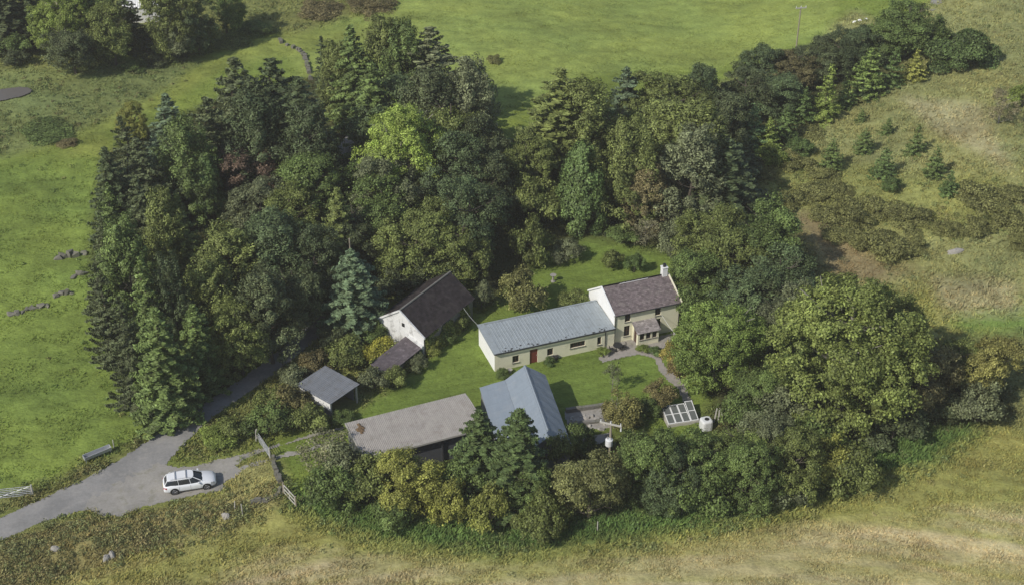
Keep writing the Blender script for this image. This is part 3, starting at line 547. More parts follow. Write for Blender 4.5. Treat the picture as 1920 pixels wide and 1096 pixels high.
# ------------------------------------------------------------------ white estate car
def make_car(x, y, z, rz):
    C = empty('parked_car', (x, y, z), rz, label='white estate car with roof bars parked on the gravel', cat='car')
    st = [(-2.34, .62, .42, .78, .3), (-2.30, .78, .30, .86, .5), (-2.1, .86, .26, .95, .8), (-1.7, .90, .24, .99, .9), (-.9, .91, .22, .97, .95), (0, .91, .22, .95, 1), (.8, .91, .22, .95, 1), (1.15, .90, .22, .93, 1), (1.6, .88, .23, .87, 1), (2.0, .83, .25, .79, .9), (2.22, .74, .28, .70, .8), (2.33, .6, .33, .6, .6)]
    mb = MB(); vs = []; N = 14
    for X, w_, zb, zs, cr in st:
        ring = [(0, zb), (w_ * .8, zb), (w_ * .96, zb + .08), (w_, zb + .25 * (zs - zb)), (w_, zb + .62 * (zs - zb)), (w_ * .95, zs - .05), (w_ * .84, zs), (0, zs + .05 * cr)]
        ring += [(-p, q) for p, q in ring[1:-1][::-1]]
        vs += [(X, p, q) for p, q in ring]
    fs = [(i * N + j, i * N + (j + 1) % N, (i + 1) * N + (j + 1) % N, (i + 1) * N + j) for i in range(len(st) - 1) for j in range(N)]
    fs += [tuple(range(N))[::-1], tuple(range((len(st) - 1) * N, len(st) * N))]; mb.add(vs, fs)
    body = mb.build('body', M['carpaint'], C, True)
    # glasshouse: bottom and top outlines
    bot = [(-2.2, .60), (-2.05, .74), (-1.2, .80), (0, .81), (.75, .79), (1.12, .66), (1.22, .3)]
    top = [(-1.92, .48), (-1.80, .56), (-1.1, .62), (-.2, .63), (.2, .60), (.36, .5), (.42, .25)]
    def ring(o, z): return [(p, -q, z) for p, q in o] + [(p, q, z) for p, q in o[::-1]]
    zt = lambda p: 1.43 - .06 * ((p + .6) / 1.4) ** 2
    b = [(p, q, (.93 if p > .5 else .95)) for p, q, _ in ring(bot, 0)]; t_ = [(p, q, zt(p)) for p, q, _ in ring(top, 0)]; n = len(b)
    mb = MB(); mb.add(b + t_, [(i, (i + 1) % n, n + (i + 1) % n, n + i) for i in range(n)]); mb.build('windows', M['glass'], C)
    mb = MB(); r2 = [(p * 1.015, q * 1.03, z - .03) for p, q, z in t_]; r3 = [(p * .97, q * .9, z + .035) for p, q, z in t_]
    mb.add(r2 + r3, [(i, (i + 1) % n, n + (i + 1) % n, n + i) for i in range(n)] + [(n + i, n + i + 1, n + n - 2 - i, n + n - 1 - i) for i in range(n // 2 - 1)]); mb.build('roof', M['carpaint'], C, False)
    for s in (-1, 1):
        for xa, xb, qa, qb, rr in ((1.12, .36, .66, .5, .04), (-2.2, -1.92, .6, .48, .04), (.1, .0, .812, .628, .022), (-.95, -1.0, .80, .62, .022)):
            mb = MB(); mb.bar((xa, s * qa, .95), (xb, s * qb, zt(xb)), rr); mb.build('pillar', M['carpaint'], C)
    for s in (-1, 1):
        mb = MB(); mb.tube([(-1.75, s * .54, 1.42), (-1.6, s * .55, 1.49), (0, s * .56, 1.51), (.15, s * .55, 1.44)], [.022] * 4, 6); mb.build('roof_rail', M['steel'], C)
    for xx in (-1.2, -.25):
        mb = MB(); mb.box((xx - .04, -.62, 1.51), .08, 1.24, .04); mb.build('roof_bar', M['steel'], C)
    for xx in (-1.38, 1.46):
        for s in (-1, 1):
            mb = MB(); mb.tube([(xx, s * .905, .36), (xx, s * .915, .36)], [.40, .39], 24); mb.build('wheel_arch', M['rubber'], C)
            mb = MB(); mb.tube([(xx, s * .72, .33), (xx, s * .93, .33)], [.33, .33], 24); wh = mb.build('wheel', M['rubber'], C, False)
            mb = MB(); mb.tube([(xx, s * .925, .33), (xx, s * .938, .33)], [.10, .06], 12)
            for k in range(5):
                t = k * 1.2566 + .3; mb.bar((xx, s * .935, .33), (xx + .22 * math.cos(t), s * .935, .33 + .22 * math.sin(t)), .03)
            pts = [(xx + .235 * math.cos(k * math.pi / 9), s * .935, .33 + .235 * math.sin(k * math.pi / 9)) for k in range(19)]; mb.tube(pts, [.018] * 19, 5, cap=False); mb.build('rim', M['alloy'], wh)
    for s in (-1, 1):
        mb = MB(); mb.hexa([(2.02, s * .60, .58), (2.3, s * .56, .56), (2.12, s * .82, .56), (1.86, s * .86, .58), (2.0, s * .60, .75), (2.24, s * .55, .69), (2.08, s * .79, .73), (1.84, s * .84, .79)]); mb.build('headlight', M['lamp'], C)
        mb = MB(); mb.hexa([(-2.33, s * .5, .68), (-2.36, s * .72, .68), (-2.05, s * .885, .68), (-2.05, s * .7, .68), (-2.31, s * .5, .85), (-2.32, s * .72, .85), (-2.05, s * .88, .86), (-2.05, s * .7, .86)]); mb.build('tail_light', M['tail'], C)
        mb = MB(); mb.hexa([(.72, s * .86, .94), (.9, s * .86, .94), (.86, s * 1.04, .96), (.74, s * 1.04, .96), (.72, s * .86, 1.06), (.88, s * .86, 1.06), (.84, s * 1.02, 1.07), (.74, s * 1.02, 1.07)]); mb.build('mirror', M['carpaint'], C)
    mb = MB(); mb.hexa([(2.30, -.42, .34), (2.36, -.42, .34), (2.36, .42, .34), (2.30, .42, .34), (2.2, -.42, .54), (2.29, -.42, .54), (2.29, .42, .54), (2.2, .42, .54)]); mb.build('grille', M['black'], C)
    mb = MB(); mb.box((-2.37, -.26, .55), .03, .52, .12); mb.build('number_plate', plain('plate_yellow', (.6, .45, .05), .5), C)
    for xx in (-.95, .05, .95):
        for s in (-1, 1): mb = MB(); mb.box((xx, s * .913 - .002, .36), .012, .004, .55); mb.build('door_gap', M['black'], C)
x, y, z = at(357, 924); make_car(-29.05, 98.6, float(hgt(-29.05, 98.6)) + .08, R(14))
# ------------------------------------------------------------------ garden and yard objects
def fence_gate(name, label, cat, p0, p1, hh, bars, mat, r=.025, posts=True, group=None, diag=True):
    a = Vector(at(*p0)); b = Vector(at(*p1)); L = (b - a).xy.length; B = empty(name, a, math.atan2(b.y - a.y, b.x - a.x), label=label, cat=cat, group=group); dz = b.z - a.z
    mb = MB(); lo = .18
    for i in range(bars): z = lo + (hh - lo) * i / (bars - 1); mb.bar((0, 0, z), (L, 0, z + dz), r)
    for x in (0, L / 2, L): mb.bar((x, 0, lo + dz * x / L), (x, 0, hh + dz * x / L), r)
    if diag: mb.bar((0, 0, lo), (L, 0, hh + dz), r * .8)
    mb.build('gate_leaf' if diag else 'rails', M[mat], B)
    if posts:
        for x in (-.12, L + .12): c = MB(); c.tube([(x, 0, -.3 + dz * x / L), (x, 0, hh + .15 + dz * x / L)], [.09, .08], 8); c.build('post', M['wood'] if mat != 'steel' else M['silverwood'], B)
    return B
fence_gate('field_gate', 'galvanised five bar gate beside the lane at the left edge', 'gate', (-6, 936), (60, 929), 1.15, 6, 'steel', .028)
fence_gate('drive_gate', 'tall pale metal gate standing across the grassy drive', 'gate', (506, 858), (484, 826), 1.15, 6, 'steel', .028)
fence_gate('rail_fence', 'short wooden rail fence below the drive by the lawn corner', 'fence', (534, 926), (554, 948), 1.1, 3, 'silverwood', .05, diag=False)
# feed trough
x, y, z = at(184, 856); B = empty('feed_trough', (x, y, z), R(37), label='long galvanised feed trough standing in the lane-side meadow', cat='trough')
mb = MB(); l2, tw = 1.3, .22
for s in (-1, 1): mb.hexa([(-l2, s * tw - .02, .35), (l2, s * tw - .02, .35), (l2, s * tw + .02, .35), (-l2, s * tw + .02, .35), (-l2, s * (tw + .06) - .02, .72), (l2, s * (tw + .06) - .02, .72), (l2, s * (tw + .06) + .02, .72), (-l2, s * (tw + .06) + .02, .72)])
for s in (-1, 1): mb.box((s * l2 - .02, -tw - .05, .35), .04, 2 * tw + .1, .37)
mb.box((-l2, -tw, .33), 2 * l2, 2 * tw, .03); mb.build('trough_body', M['steel'], B)
for sx in (-1, 1):
    for sy in (-1, 1): mb = MB(); mb.bar((sx * 1.2, sy * .2, 0), (sx * 1.2, sy * .2, .4), .03); mb.build('leg', M['steel'], B)
# cold frame of white lights
x, y, z = at(1274, 783); B = empty('cold_frame', (x, y, z), .22, label='derelict white cold frame with glazed lights beside the garden path', cat='cold frame')
mb = MB(); mb.box((-1.55, -1.2, 0), 3.1, .12, .35); mb.box((-1.55, 1.0, 0), 3.1, .12, .75)
for x in (-1.55, 1.45): mb.hexa([(x, -1.08, 0), (x + .1, -1.08, 0), (x + .1, 1, 0), (x, 1, 0), (x, -1.08, .35), (x + .1, -1.08, .35), (x + .1, 1, .75), (x, 1, .75)])
mb.build('base', M['silverwood'], B)
for i in range(4):
    fx = -1.5 + i * .76; fr = MB(); zz = lambda yy: .40 + (yy + 1.1) * .19
    if i == 3: zz = lambda yy: .42 + (yy + 1.1) * .28
    for x in (fx, fx + .68): fr.hexa([(x, -1.15, zz(-1.15)), (x + .06, -1.15, zz(-1.15)), (x + .06, 1.1, zz(1.1)), (x, 1.1, zz(1.1)), (x, -1.15, zz(-1.15) + .05), (x + .06, -1.15, zz(-1.15) + .05), (x + .06, 1.1, zz(1.1) + .05), (x, 1.1, zz(1.1) + .05)])
    for yy in (-1.15, -.05, 1.03): fr.box((fx + .06, yy, zz(yy)), .62, .08, .05)
    f = fr.build('glazed_light', M['whitepaint'], B); g = MB(); g.quad((fx + .06, -1.07, zz(-1.07) + .02), (fx + .68, -1.07, zz(-1.07) + .02), (fx + .68, 1.03, zz(1.03) + .02), (fx + .06, 1.03, zz(1.03) + .02)); g.build('pane', M['dirtyglass'], f)
# white tank
x, y, z = at(1323, 802); B = empty('water_tank', (x, y, z), .3, label='white plastic water tank with dark lid beside leaning posts', cat='water tank')
mb = MB(); s = .56; prof = [(0, .92), (.06, 1), (.5, 1.0), (.95, .98), (1.05, .9), (1.1, .7)]
vs = []
for zz, k in prof:
    for j in range(16):
        t = 2 * math.pi * (j + .5) / 16; cx = math.copysign(abs(math.cos(t)) ** .45, math.cos(t)); cy = math.copysign(abs(math.sin(t)) ** .45, math.sin(t)); vs.append((cx * s * k, cy * s * k, zz))
mb.add(vs, [(i * 16 + j, i * 16 + (j + 1) % 16, (i + 1) * 16 + (j + 1) % 16, (i + 1) * 16 + j) for i in range(5) for j in range(16)] + [tuple(range(80, 96))]); mb.build('tank_body', M['tankplastic'], B)
mb = MB(); mb.tube([(0.05, 0, 1.09), (.05, 0, 1.14)], [.24, .22], 14); mb.build('lid', M['black'], B)
for i, (px, le, lab) in enumerate(((1338, .25, 'leftmost of three pale posts leaning behind the white tank'), (1346, .1, 'middle of three pale posts leaning behind the white tank'), (1354, -.1, 'rightmost of three pale posts leaning behind the white tank'))):
    x, y, z = at(px, 792); c = MB(); c.hexa([(x - .06, y - .03, z - .1), (x + .06, y - .03, z - .1), (x + .06, y + .03, z - .1), (x - .06, y + .03, z - .1), (x + le - .06, y + .3, z + 1.5), (x + le + .06, y + .3, z + 1.5), (x + le + .06, y + .36, z + 1.5), (x + le - .06, y + .36, z + 1.5)])
    tag(c.build('wooden_post', M['silverwood']), lab, 'post', 'posts behind the water tank')
# yard walls and rubble
for (p0, p1, hh, lab) in (((1062, 775), (1132, 765), .5, 'low stone wall along the lawn edge of the yard'), ((1066, 800), (1140, 792), .35, 'low dark stone kerb across the middle of the yard')):
    a = Vector(at(*p0)); b = Vector(at(*p1)); d = (b - a).normalized(); r = random.Random(len(lab)); c = MB(); n = Vector((-d.y, d.x, 0)); L = (b - a).length; s = 0
    while s < L:
        l = .25 + .3 * r.random(); q = a + d * s
        for k in range(2):
            hz = hh / 2; o = q + Vector((0, 0, k * hz)) + n * (.04 * r.random()); c.box(o, l * .96, .3 + .08 * r.random(), hz * (.85 + .13 * r.random()), u=d, v=n)
        s += l
    tag(c.build('stone_wall', M['stone']), lab, 'wall')
r = random.Random(4)
labs = ['flat pale slab lying in the yard nearest the blue shed', 'small grey block in the middle of the yard', 'pale stone lying by the yard wall', 'broken paler stone on the right of the yard', 'squat stone at the yard near the bushes']
for (px, py), lab in zip(((1085, 790), (1100, 783), (1108, 780), (1120, 786), (1128, 806)), labs):
    x, y, z = at(px, py); c = MB(); vs = []
    for k in range(2):
        for j in range(7): t = j * .9; q = (.22 + .12 * r.random()) * (1 - .25 * k); vs.append((x + q * 1.3 * math.cos(t), y + q * math.sin(t), z + .05 + k * (.16 + .08 * r.random())))
    c.add(vs, [(j, (j + 1) % 7, 7 + (j + 1) % 7, 7 + j) for j in range(7)] + [tuple(range(7, 14))]); tag(c.build('stone', M['concrete']), lab, 'stone', 'loose stones in the yard')
for k in range(18):
    px = 1066 + 72 * r.random(); py = 778 + 44 * r.random(); x, y, z = at(px, py); c = MB(); vs = []; q0 = .07 + .12 * r.random()
    for kk in range(2):
        for j in range(6): t = j * 1.047; q = q0 * (.8 + .5 * r.random()) * (1 - .3 * kk); vs.append((x + q * math.cos(t), y + q * math.sin(t), z + .05 + kk * q0 * 1.1))
    c.add(vs, [(j, (j + 1) % 6, 6 + (j + 1) % 6, 6 + j) for j in range(6)] + [tuple(range(6, 12))]); tag(c.build('rubble_stone', M['silverwood']), 'small pale rubble stone scattered on the concrete yard', 'stone', 'rubble scattered on the yard')
# garden furniture by the house door
x, y, z = at(1158, 657); B = empty('garden_table', (x, y, z + .07), .3, label='low dark round garden table on the patio', cat='table')
mb = MB(); mb.tube([(0, 0, .62), (0, 0, .66)], [.5, .5], 20); mb.build('table_top', M['black'], B)
for k in range(4): t = .8 + k * math.pi / 2; mb = MB(); mb.bar((.38 * math.cos(t), .38 * math.sin(t), 0), (.25 * math.cos(t), .25 * math.sin(t), .62), .025); mb.build('leg', M['black'], B)
def chair(px, py, rz, lab):
    x, y, z = at(px, py); B = empty('garden_chair', (x, y, z + .07), rz, label=lab, cat='chair', group='chairs round the garden table')
    mb = MB(); mb.cbox((0, 0, .42), .46, .44, .04); mb.build('seat', M['black'], B)
    mb = MB(); mb.tube([(-.22, .2, .42), (-.22, .26, .8), (0, .28, .9), (.22, .26, .8), (.22, .2, .42)], [.02] * 5, 6)
    for q in (-.1, 0, .1): mb.bar((q, .22, .42), (q, .27, .85), .012)
    mb.build('backrest', M['black'], B)
    for sx in (-1, 1):
        for sy in (-1, 1): mb = MB(); mb.bar((sx * .19, sy * .17, .42), (sx * .23, sy * .21, 0), .018); mb.build('leg', M['black'], B)
chair(1147, 661, .3 + math.pi / 2, 'dark metal garden chair on the left of the round table'); chair(1169, 656, .3 - math.pi / 2, 'dark metal garden chair on the right of the round table')
x, y, z = at(1178, 662)
# flower bed pots etc by the wing
def urn(px, py, s, name, lab, cat, mat):
    x, y, z = at(px, py); mb = MB(); mb.tube([(x, y, z), (x, y, z + .1 * s), (x, y, z + .45 * s), (x, y, z + .5 * s)], [.2 * s, .24 * s, .32 * s, .34 * s], 14, cap=True); tag(mb.build(name, M[mat]), lab, cat)
urn(1042, 673, .9, 'plant_pot', 'dark round pot against the wall right of the red door', 'pot', 'black')
urn(956, 698, .8, 'plant_pot', 'pale pot at the foot of the wall near the blue shed ridge', 'pot', 'concrete')
x, y, z = at(1037, 528); B = empty('bird_bath', (x, y, z), 0, label='pale stone bird bath in the shade behind the long range', cat='bird bath')
mb = MB(); mb.tube([(0, 0, 0), (0, 0, .1), (0, 0, .15), (0, 0, .75)], [.25, .25, .12, .1], 12); mb.build('pedestal', M['concrete'], B)
mb = MB(); mb.tube([(0, 0, .75), (0, 0, .9)], [.12, .36], 14); mb.build('bowl', M['concrete'], B)
# ------------------------------------------------------------------ poles and cables
def pole(name, px, py, h, rz, lab, cat='utility pole', arm=1.0, armw=.09, rad=.13):
    x, y, z = at(px, py, h); B = empty(name, (x, y, z), rz, label=lab, cat=cat)
    mb = MB(); mb.tube([(0, 0, -.4), (0, 0, h)], [rad, rad * .75], 10); mb.build('mast', M['wood'], B)
    if arm: mb = MB(); mb.box((-arm, -.05 - rad, h - .3), 2 * arm, .1, armw + .06); ar = mb.build('crossarm', M['silverwood'], B)
    if arm:
        for q in (-.9, 0, .9): mb = MB(); mb.tube([(q * arm, -.1, h - .15), (q * arm, -.1, h + .08)], [.05, .035], 8); mb.build('insulator', M['tankplastic'], ar)
    return B
P1 = pole('transformer_pole', 1146, 789, 7.5, -.35, 'wooden pole carrying a white transformer drum above the hedge', arm=1.0)
mb = MB(); mb.tube([(0, -.38, 5.05), (0, -.38, 5.15), (0, -.38, 5.75), (0, -.38, 5.82)], [.26, .34, .34, .2], 16); tr = mb.build('transformer', M['tankplastic'], P1)
for q in (-.15, .15): mb = MB(); mb.tube([(q, -.38, 5.8), (q, -.38, 6.05)], [.05, .03], 8); mb.build('bushing', M['concrete'], tr)
mb = MB(); mb.tube([(.95, -.12, 7.1), (.95, -.12, 6.75)], [.05, .08], 8); mb.build('fuse', M['tankplastic'], P1)
pole('power_pole', 1502, 12, 7.2, .2, 'slim wooden power pole with crossarm in the far meadow', arm=.8, rad=.11)
pole('wood_pole', 655, 447, 9, 0, 'pale pole top rising above the blue spruce', arm=0, rad=.1)
def cable(p, q, sag, lab, r=.018):
    p = Vector(p); q = Vector(q); n = 12; pts = [p.lerp(q, i / n) - Vector((0, 0, sag * 4 * (i / n) * (1 - i / n))) for i in range(n + 1)]
    mb = MB(); mb.tube(pts, [r] * (n + 1), 5); tag(mb.build('overhead_cable', M['tankplastic']), lab, 'cable')
def loc(ox, oy, a, x, y, z): return (ox + x * math.cos(a) - y * math.sin(a), oy + x * math.sin(a) + y * math.cos(a), z)
cable(loc(-8.906, 118.206, .975, 6.6, -.2, 2.62), loc(-1.739, 115.988, .351, 0, 4.7, 2.5), .15, 'thin cable from the dark roofed barn to the long range', .012)
x, y, z = at(1278, 640, 2.2); cable(loc(10.479, 120.841, .344, 5.3, -.03, 2.4), (x, y, z + 2.2), .15, 'thin pale cable from the farmhouse wall to the garden trees')
# ------------------------------------------------------------------ stones
def rock(name, px, py, wx, wy, wz, rz, mat, lab, cat, seed, group=None):
    x, y, z = at(px, py); r = np.random.default_rng(seed); nu, nv = 18, 8; V = []
    for j in range(nv + 1):
        ph = math.pi / 2 * j / nv
        for i in range(nu):
            t = 2 * math.pi * i / nu; k = 1 + .32 * float(vn(math.cos(t) * 1.7 + seed * 3.3 + j * .35, math.sin(t) * 1.7 + seed)) + .07 * r.random()
            cx, cy, cz = math.cos(t) * math.cos(ph) ** .7 * k, math.sin(t) * math.cos(ph) ** .7 * k, math.sin(ph) * (1 + .15 * r.random()); V.append((cx * wx / 2, cy * wy / 2, cz * wz - .1))
    mb = MB(); mb.add(V, [(j * nu + i, j * nu + (i + 1) % nu, (j + 1) * nu + (i + 1) % nu, (j + 1) * nu + i) for j in range(nv) for i in range(nu)] + [tuple(range(nv * nu, (nv + 1) * nu))])
    o = mb.build(name, M[mat]); o.location = (x, y, z); o.rotation_euler = (0, 0, rz); tag(o, lab, cat, group); return o
M['lichrock'] = plain('lichened_rock', (.18, .17, .14), .95, .4, 1.2, (.14, .16, .07), .8, .7, 1)
import bmesh
def outcrop(px, py, L_, n, hh, rz, lab, seed):
    """weathered bedrock step: angular blocks wedged together, turf behind"""
    x, y, z = at(px, py); q = random.Random(seed); bm = bmesh.new()
    for i in range(n):
        cx = L_ * ((i + .5) / n - .5) + .1 * q.random(); w_ = L_ / n * (1.0 + .5 * q.random()); hz = hh * (.55 + .6 * q.random()) * (1 - .5 * abs(2 * (i + .5) / n - 1)); vs = []
        for k in range(14): vs.append(bm.verts.new((cx + w_ * (q.random() - .5) * 1.2, .9 * (q.random() - .5), -.15 + (hz + .15) * (0 if k < 6 else .45 + .55 * q.random()))))
        bmesh.ops.convex_hull(bm, input=vs)
    me = bpy.data.meshes.new('rock_outcrop'); bm.to_mesh(me); bm.free(); me.materials.append(M['lichrock']); o = bpy.data.objects.new('rock_outcrop', me); COL.objects.link(o); o.location = (x, y, z); o.rotation_euler = (0, 0, rz); tag(o, lab, 'rock', 'rock outcrops west of the wood')
outcrop(132, 482, 3.4, 5, .95, .35, 'grey rock outcrop in the meadow beside the dark wood, largest of all', 1)
outcrop(147, 517, 1.8, 3, .6, .7, 'small dark rock outcrop close to the wood between two others', 2)
outcrop(120, 552, 2.2, 4, .7, .4, 'angular rock outcrop lowest beside the wood edge', 3)
outcrop(66, 576, 2.6, 5, .4, .3, 'low mossy line of rock in open meadow left of the wood', 4)
outcrop(28, 588, 1.8, 4, .4, .2, 'leftmost low mossy rock near the photo edge', 5)
rock('white_boulder', 1793, 473, 2.1, .9, .5, .1, 'concrete', 'pale flat boulder alone on the green slope at right', 'boulder', 6)
for (px, py), lab in zip(((1603, 42), (1612, 39), (1624, 37)), ('leftmost of three tiny white stones by the far hedge', 'middle of three tiny white stones by the far hedge', 'rightmost of three tiny white stones by the far hedge')):
    rock('white_stone', px, py, .6, .4, .3, 0, 'whitepaint', lab, 'stone', px, 'white stones in the far meadow')
for i, (px, py, lab) in enumerate(((104, 1030, 'pale stone in the rough bank nearest the bottom left corner'), (200, 1047, 'broken pale stone in the middle of the rough bank'), (210, 1041, 'upright pale stone beside a broken one on the rough bank'), (424, 968, 'grey stone at the right end of the rough bank'), (700, 882, 'pale boulder at the foot of the long shed corner'), (702, 872, 'small rubble stone below the long shed corner'))):
    rock('bank_stone', px, py, .8, .55, .5, i, 'concrete', lab, 'stone', 30 + i)
# broken stone walls in the north-west
def drywall(P, hh, lab, wd=.6, seed=1, gap=.12):
    r = random.Random(seed); c = MB()
    for p0, p1 in zip(P[:-1], P[1:]):
        a = Vector(at(*p0)); b = Vector(at(*p1)); L = (b - a).length; d = (b - a).normalized(); n = Vector((-d.y, d.x, 0)).normalized(); s = 0
        while s < L:
            l = .3 + .35 * r.random()
            if r.random() > gap:
                for k in range(3):
                    if k == 2 and r.random() < .4: continue
                    q = a + d * s + n * (.15 * (r.random() - .5)) + Vector((0, 0, k * hh / 3 - .05)); ww = wd * (1 - .15 * k) * (.8 + .4 * r.random())
                    c.box(q - n * ww / 2, l * .95, ww, hh / 3 * (.8 + .4 * r.random()), u=(d + n * .2 * (r.random() - .5)).normalized(), v=n)
            s += l
    tag(c.build('drystone_wall', M['lichrock']), lab, 'wall')
drywall([(522, 70), (528, 82), (545, 88), (565, 98), (572, 108), (578, 130), (582, 150)], .55, 'broken drystone wall running down to the wood at the top', seed=4, gap=.4)
drywall([(470, 942), (478, 940), (500, 938), (518, 930), (528, 918)], .45, 'low dark stone edging curving round the straw coloured corner', wd=.4, seed=6, gap=.02)
drywall([(513, 860), (514, 872), (520, 890), (526, 905)], .6, 'short mossy wall from the drive gate to the rail fence', wd=.45, seed=8, gap=.02)
for i, (px, py, hh, lab) in enumerate(((455, 965, 1.3, 'grey fence post leaning at the end of the rough bank'), (440, 955, 1.0, 'thin post beside the leaning fence post on the bank'), (1120, 996, 1.2, 'lone pale stake at the hedge foot in the straw field'), (480, 828, 1.4, 'grey gatepost at the hedge end of the drive gate'), (214, 838, .9, 'short wooden stake at the right end of the feed trough'))):
    x, y, z = at(px, py); c = MB(); c.tube([(x, y, z - .2), (x + .1 * (i % 2), y, z + hh)], [.06, .045], 7); tag(c.build('fence_post', M['silverwood']), lab, 'post')
# ------------------------------------------------------------------ foliage generators (numpy)
def unit(a): return a / np.maximum(np.linalg.norm(a, axis=-1, keepdims=True), 1e-6)
def rdir(n, g): return unit(g.normal(size=(n, 3)))
def cards(P, N, size, g, tone, asp=.62, up=None):
    """diamond leaf sprays at P facing N"""
    n = len(P); N = unit(N); t = np.cross(N, g.normal(size=(n, 3)) if up is None else up); t = unit(t); b = np.cross(N, t)
    s = (size * (.65 + .7 * g.random(n)))[:, None] if np.ndim(size) == 0 else size[:, None]
    bend = N * s * .18
    V = np.stack([P - b * s * .5 - bend, P + t * s * asp * .5, P + b * s * .5 - bend, P - t * s * asp * .5], 1).reshape(-1, 3)
    return V, np.arange(4 * n).reshape(-1, 4), tone
def vtone(n, g, lo=.55, hi=1.5): return lo + (hi - lo) * g.random(n) ** 1.3
def g_broad(seed, R_, h, base, leaf, npuff, ncard, jit=.28, flat=.85, prad=.3, nlobe=13):
    """crown of big lobes, each lobe of many small leaf clusters"""
    g = np.random.default_rng(seed); ch = (h - base) / 2; cz = base + ch
    D = rdir(nlobe * 4, g); D = D[D[:, 2] > -.88]; keep = [D[0]]
    for q in D[1:]:
        if len(keep) < nlobe and min(np.linalg.norm(q - k) for k in keep) > 1.45 / math.sqrt(nlobe): keep.append(q)
    D = np.array(keep + [[0, 0, .25]]); nl = len(D); far = .56 + .16 * g.random(nl); far[-1] = .3; LC = D * np.array([R_, R_, ch]) * far[:, None]; LC[:, 2] += cz
    lr = R_ * (.34 + .16 * g.random(nl)); lr[-1] = R_ * .5; lt = .78 + .44 * g.random(nl)
    li = g.choice(nl, npuff, p=lr ** 2 / (lr ** 2).sum()); d = rdir(npuff, g); d = unit(d + .45 * D[li] + [0, 0, .2])
    C = LC[li] + d * (lr[li] * (.72 + .38 * g.random(npuff)))[:, None] * np.array([1, 1, max(.7, min(1.3, ch / R_))])
    pr = R_ * prad * (.5 + .9 * g.random(npuff) ** 1.5); pt = lt[li] * (.8 + .4 * g.random(npuff))
    cnt = np.maximum((ncard * pr ** 2 / (pr ** 2).sum()).astype(int), 5); idx = np.repeat(np.arange(npuff), cnt); n = len(idx)
    q = rdir(n, g); q[:, 2] = np.where(q[:, 2] < -.35, -q[:, 2], q[:, 2]); rad = pr[idx] * (.25 + 1.0 * g.random(n) ** .9) * np.where(g.random(n) < .1, 1.5, 1)
    P = C[idx] + q * rad[:, None] * np.array([1, 1, flat]); N = q * .7 + d[idx] * .6 + .6 * g.normal(size=(n, 3)) + np.array([0, 0, .3])
    lowz = P[:, 2] < .12; P[lowz, 2] = .1 + .5 * h / 8 * g.random(lowz.sum())
    return cards(P, N, leaf, g, pt[idx] * vtone(n, g))
def g_spruce(seed, R_, h, base, leaf, ncard, droop=.22, power=.68, whorl=.55, ragged=.25, curl=.12):
    g = np.random.default_rng(seed); zs = np.arange(base, h - .3, whorl); B = []
    for z in zs:
        z = z + whorl * .9 * (g.random() - .5); f = 1 - (z - base) / (h - base); r = R_ * f ** power * (1 + ragged * (g.random() - .5)); nb = int(6 + 5 * f)
        a0 = g.random() * 6.28
        for k in range(nb): B.append((z + whorl * 1.5 * (g.random() - .5), r * (1 - ragged * .7 * g.random()) + .12, a0 + 6.283 * (k + .5 * g.random()) / nb, .75 + .55 * g.random()))
    B = np.array(B); w_ = B[:, 1] ** 1.5; cnt = np.maximum((ncard * w_ / w_.sum()).astype(int), 6); idx = np.repeat(np.arange(len(B)), cnt); n = len(idx); b = B[idx]
    t = g.random(n) ** .65; wd = .20 * b[:, 1] * (1 - t * .75) + .05; off = (g.random(n) * 2 - 1) * wd
    ca, sa = np.cos(b[:, 2]), np.sin(b[:, 2]); rr = t * b[:, 1]
    z = b[:, 0] - droop * rr + curl * b[:, 1] * t ** 3 - .12 * abs(off) - .12 * g.random(n)
    P = np.stack([ca * rr - sa * off, sa * rr + ca * off, z], 1)
    N = np.stack([ca * .5, sa * .5, np.full(n, .9)], 1) + .45 * g.normal(size=(n, 3))
    up = np.stack([-sa, ca, np.zeros(n)], 1) + .3 * g.normal(size=(n, 3))
    m = max(30, int(ncard * .012)); P2 = np.stack([.1 * g.normal(size=m), .1 * g.normal(size=m), h - .9 * g.random(m)], 1)
    P = np.r_[P, P2]; N = np.r_[N, rdir(m, g)]; up = np.r_[up, rdir(m, g)]
    return cards(P, N, leaf, g, np.r_[b[:, 3] * vtone(n, g), vtone(m, g)], .5, up)
def g_pine(seed, R_, h, base, leaf, ncard, nb=70):
    """tufted upswept brushes on an irregular conical crown"""
    g = np.random.default_rng(seed); f = g.random(nb) ** .8; z = base + (h - base) * f; prof = np.sin(np.clip(1 - f, 0, 1) * 1.75 + .12) * R_
    a = g.random(nb) * 6.283; r = prof * (.45 + .6 * g.random(nb)); C = np.stack([np.cos(a) * r, np.sin(a) * r, z], 1)
    ax = unit(np.stack([np.cos(a), np.sin(a), .8 + .8 * f], 1)); ln = (.34 + .25 * g.random(nb)) * R_ * .95; pt = .7 + .6 * g.random(nb)
    idx = np.repeat(np.arange(nb), ncard // nb); n = len(idx); t = g.random(n); q = rdir(n, g); wr = ln[idx] * .42 * np.sin(np.clip(t, .05, .97) * 3.0) + .08
    P = C[idx] + ax[idx] * ((t - .3) * ln[idx] * 1.7)[:, None] + q * wr[:, None]; P[:, 2] = np.clip(P[:, 2], .3, None)
    return cards(P, q + ax[idx] * .7 + .3 * g.normal(size=(n, 3)), leaf, g, pt[idx] * vtone(n, g), .45, ax[idx] + .5 * g.normal(size=(n, 3)))
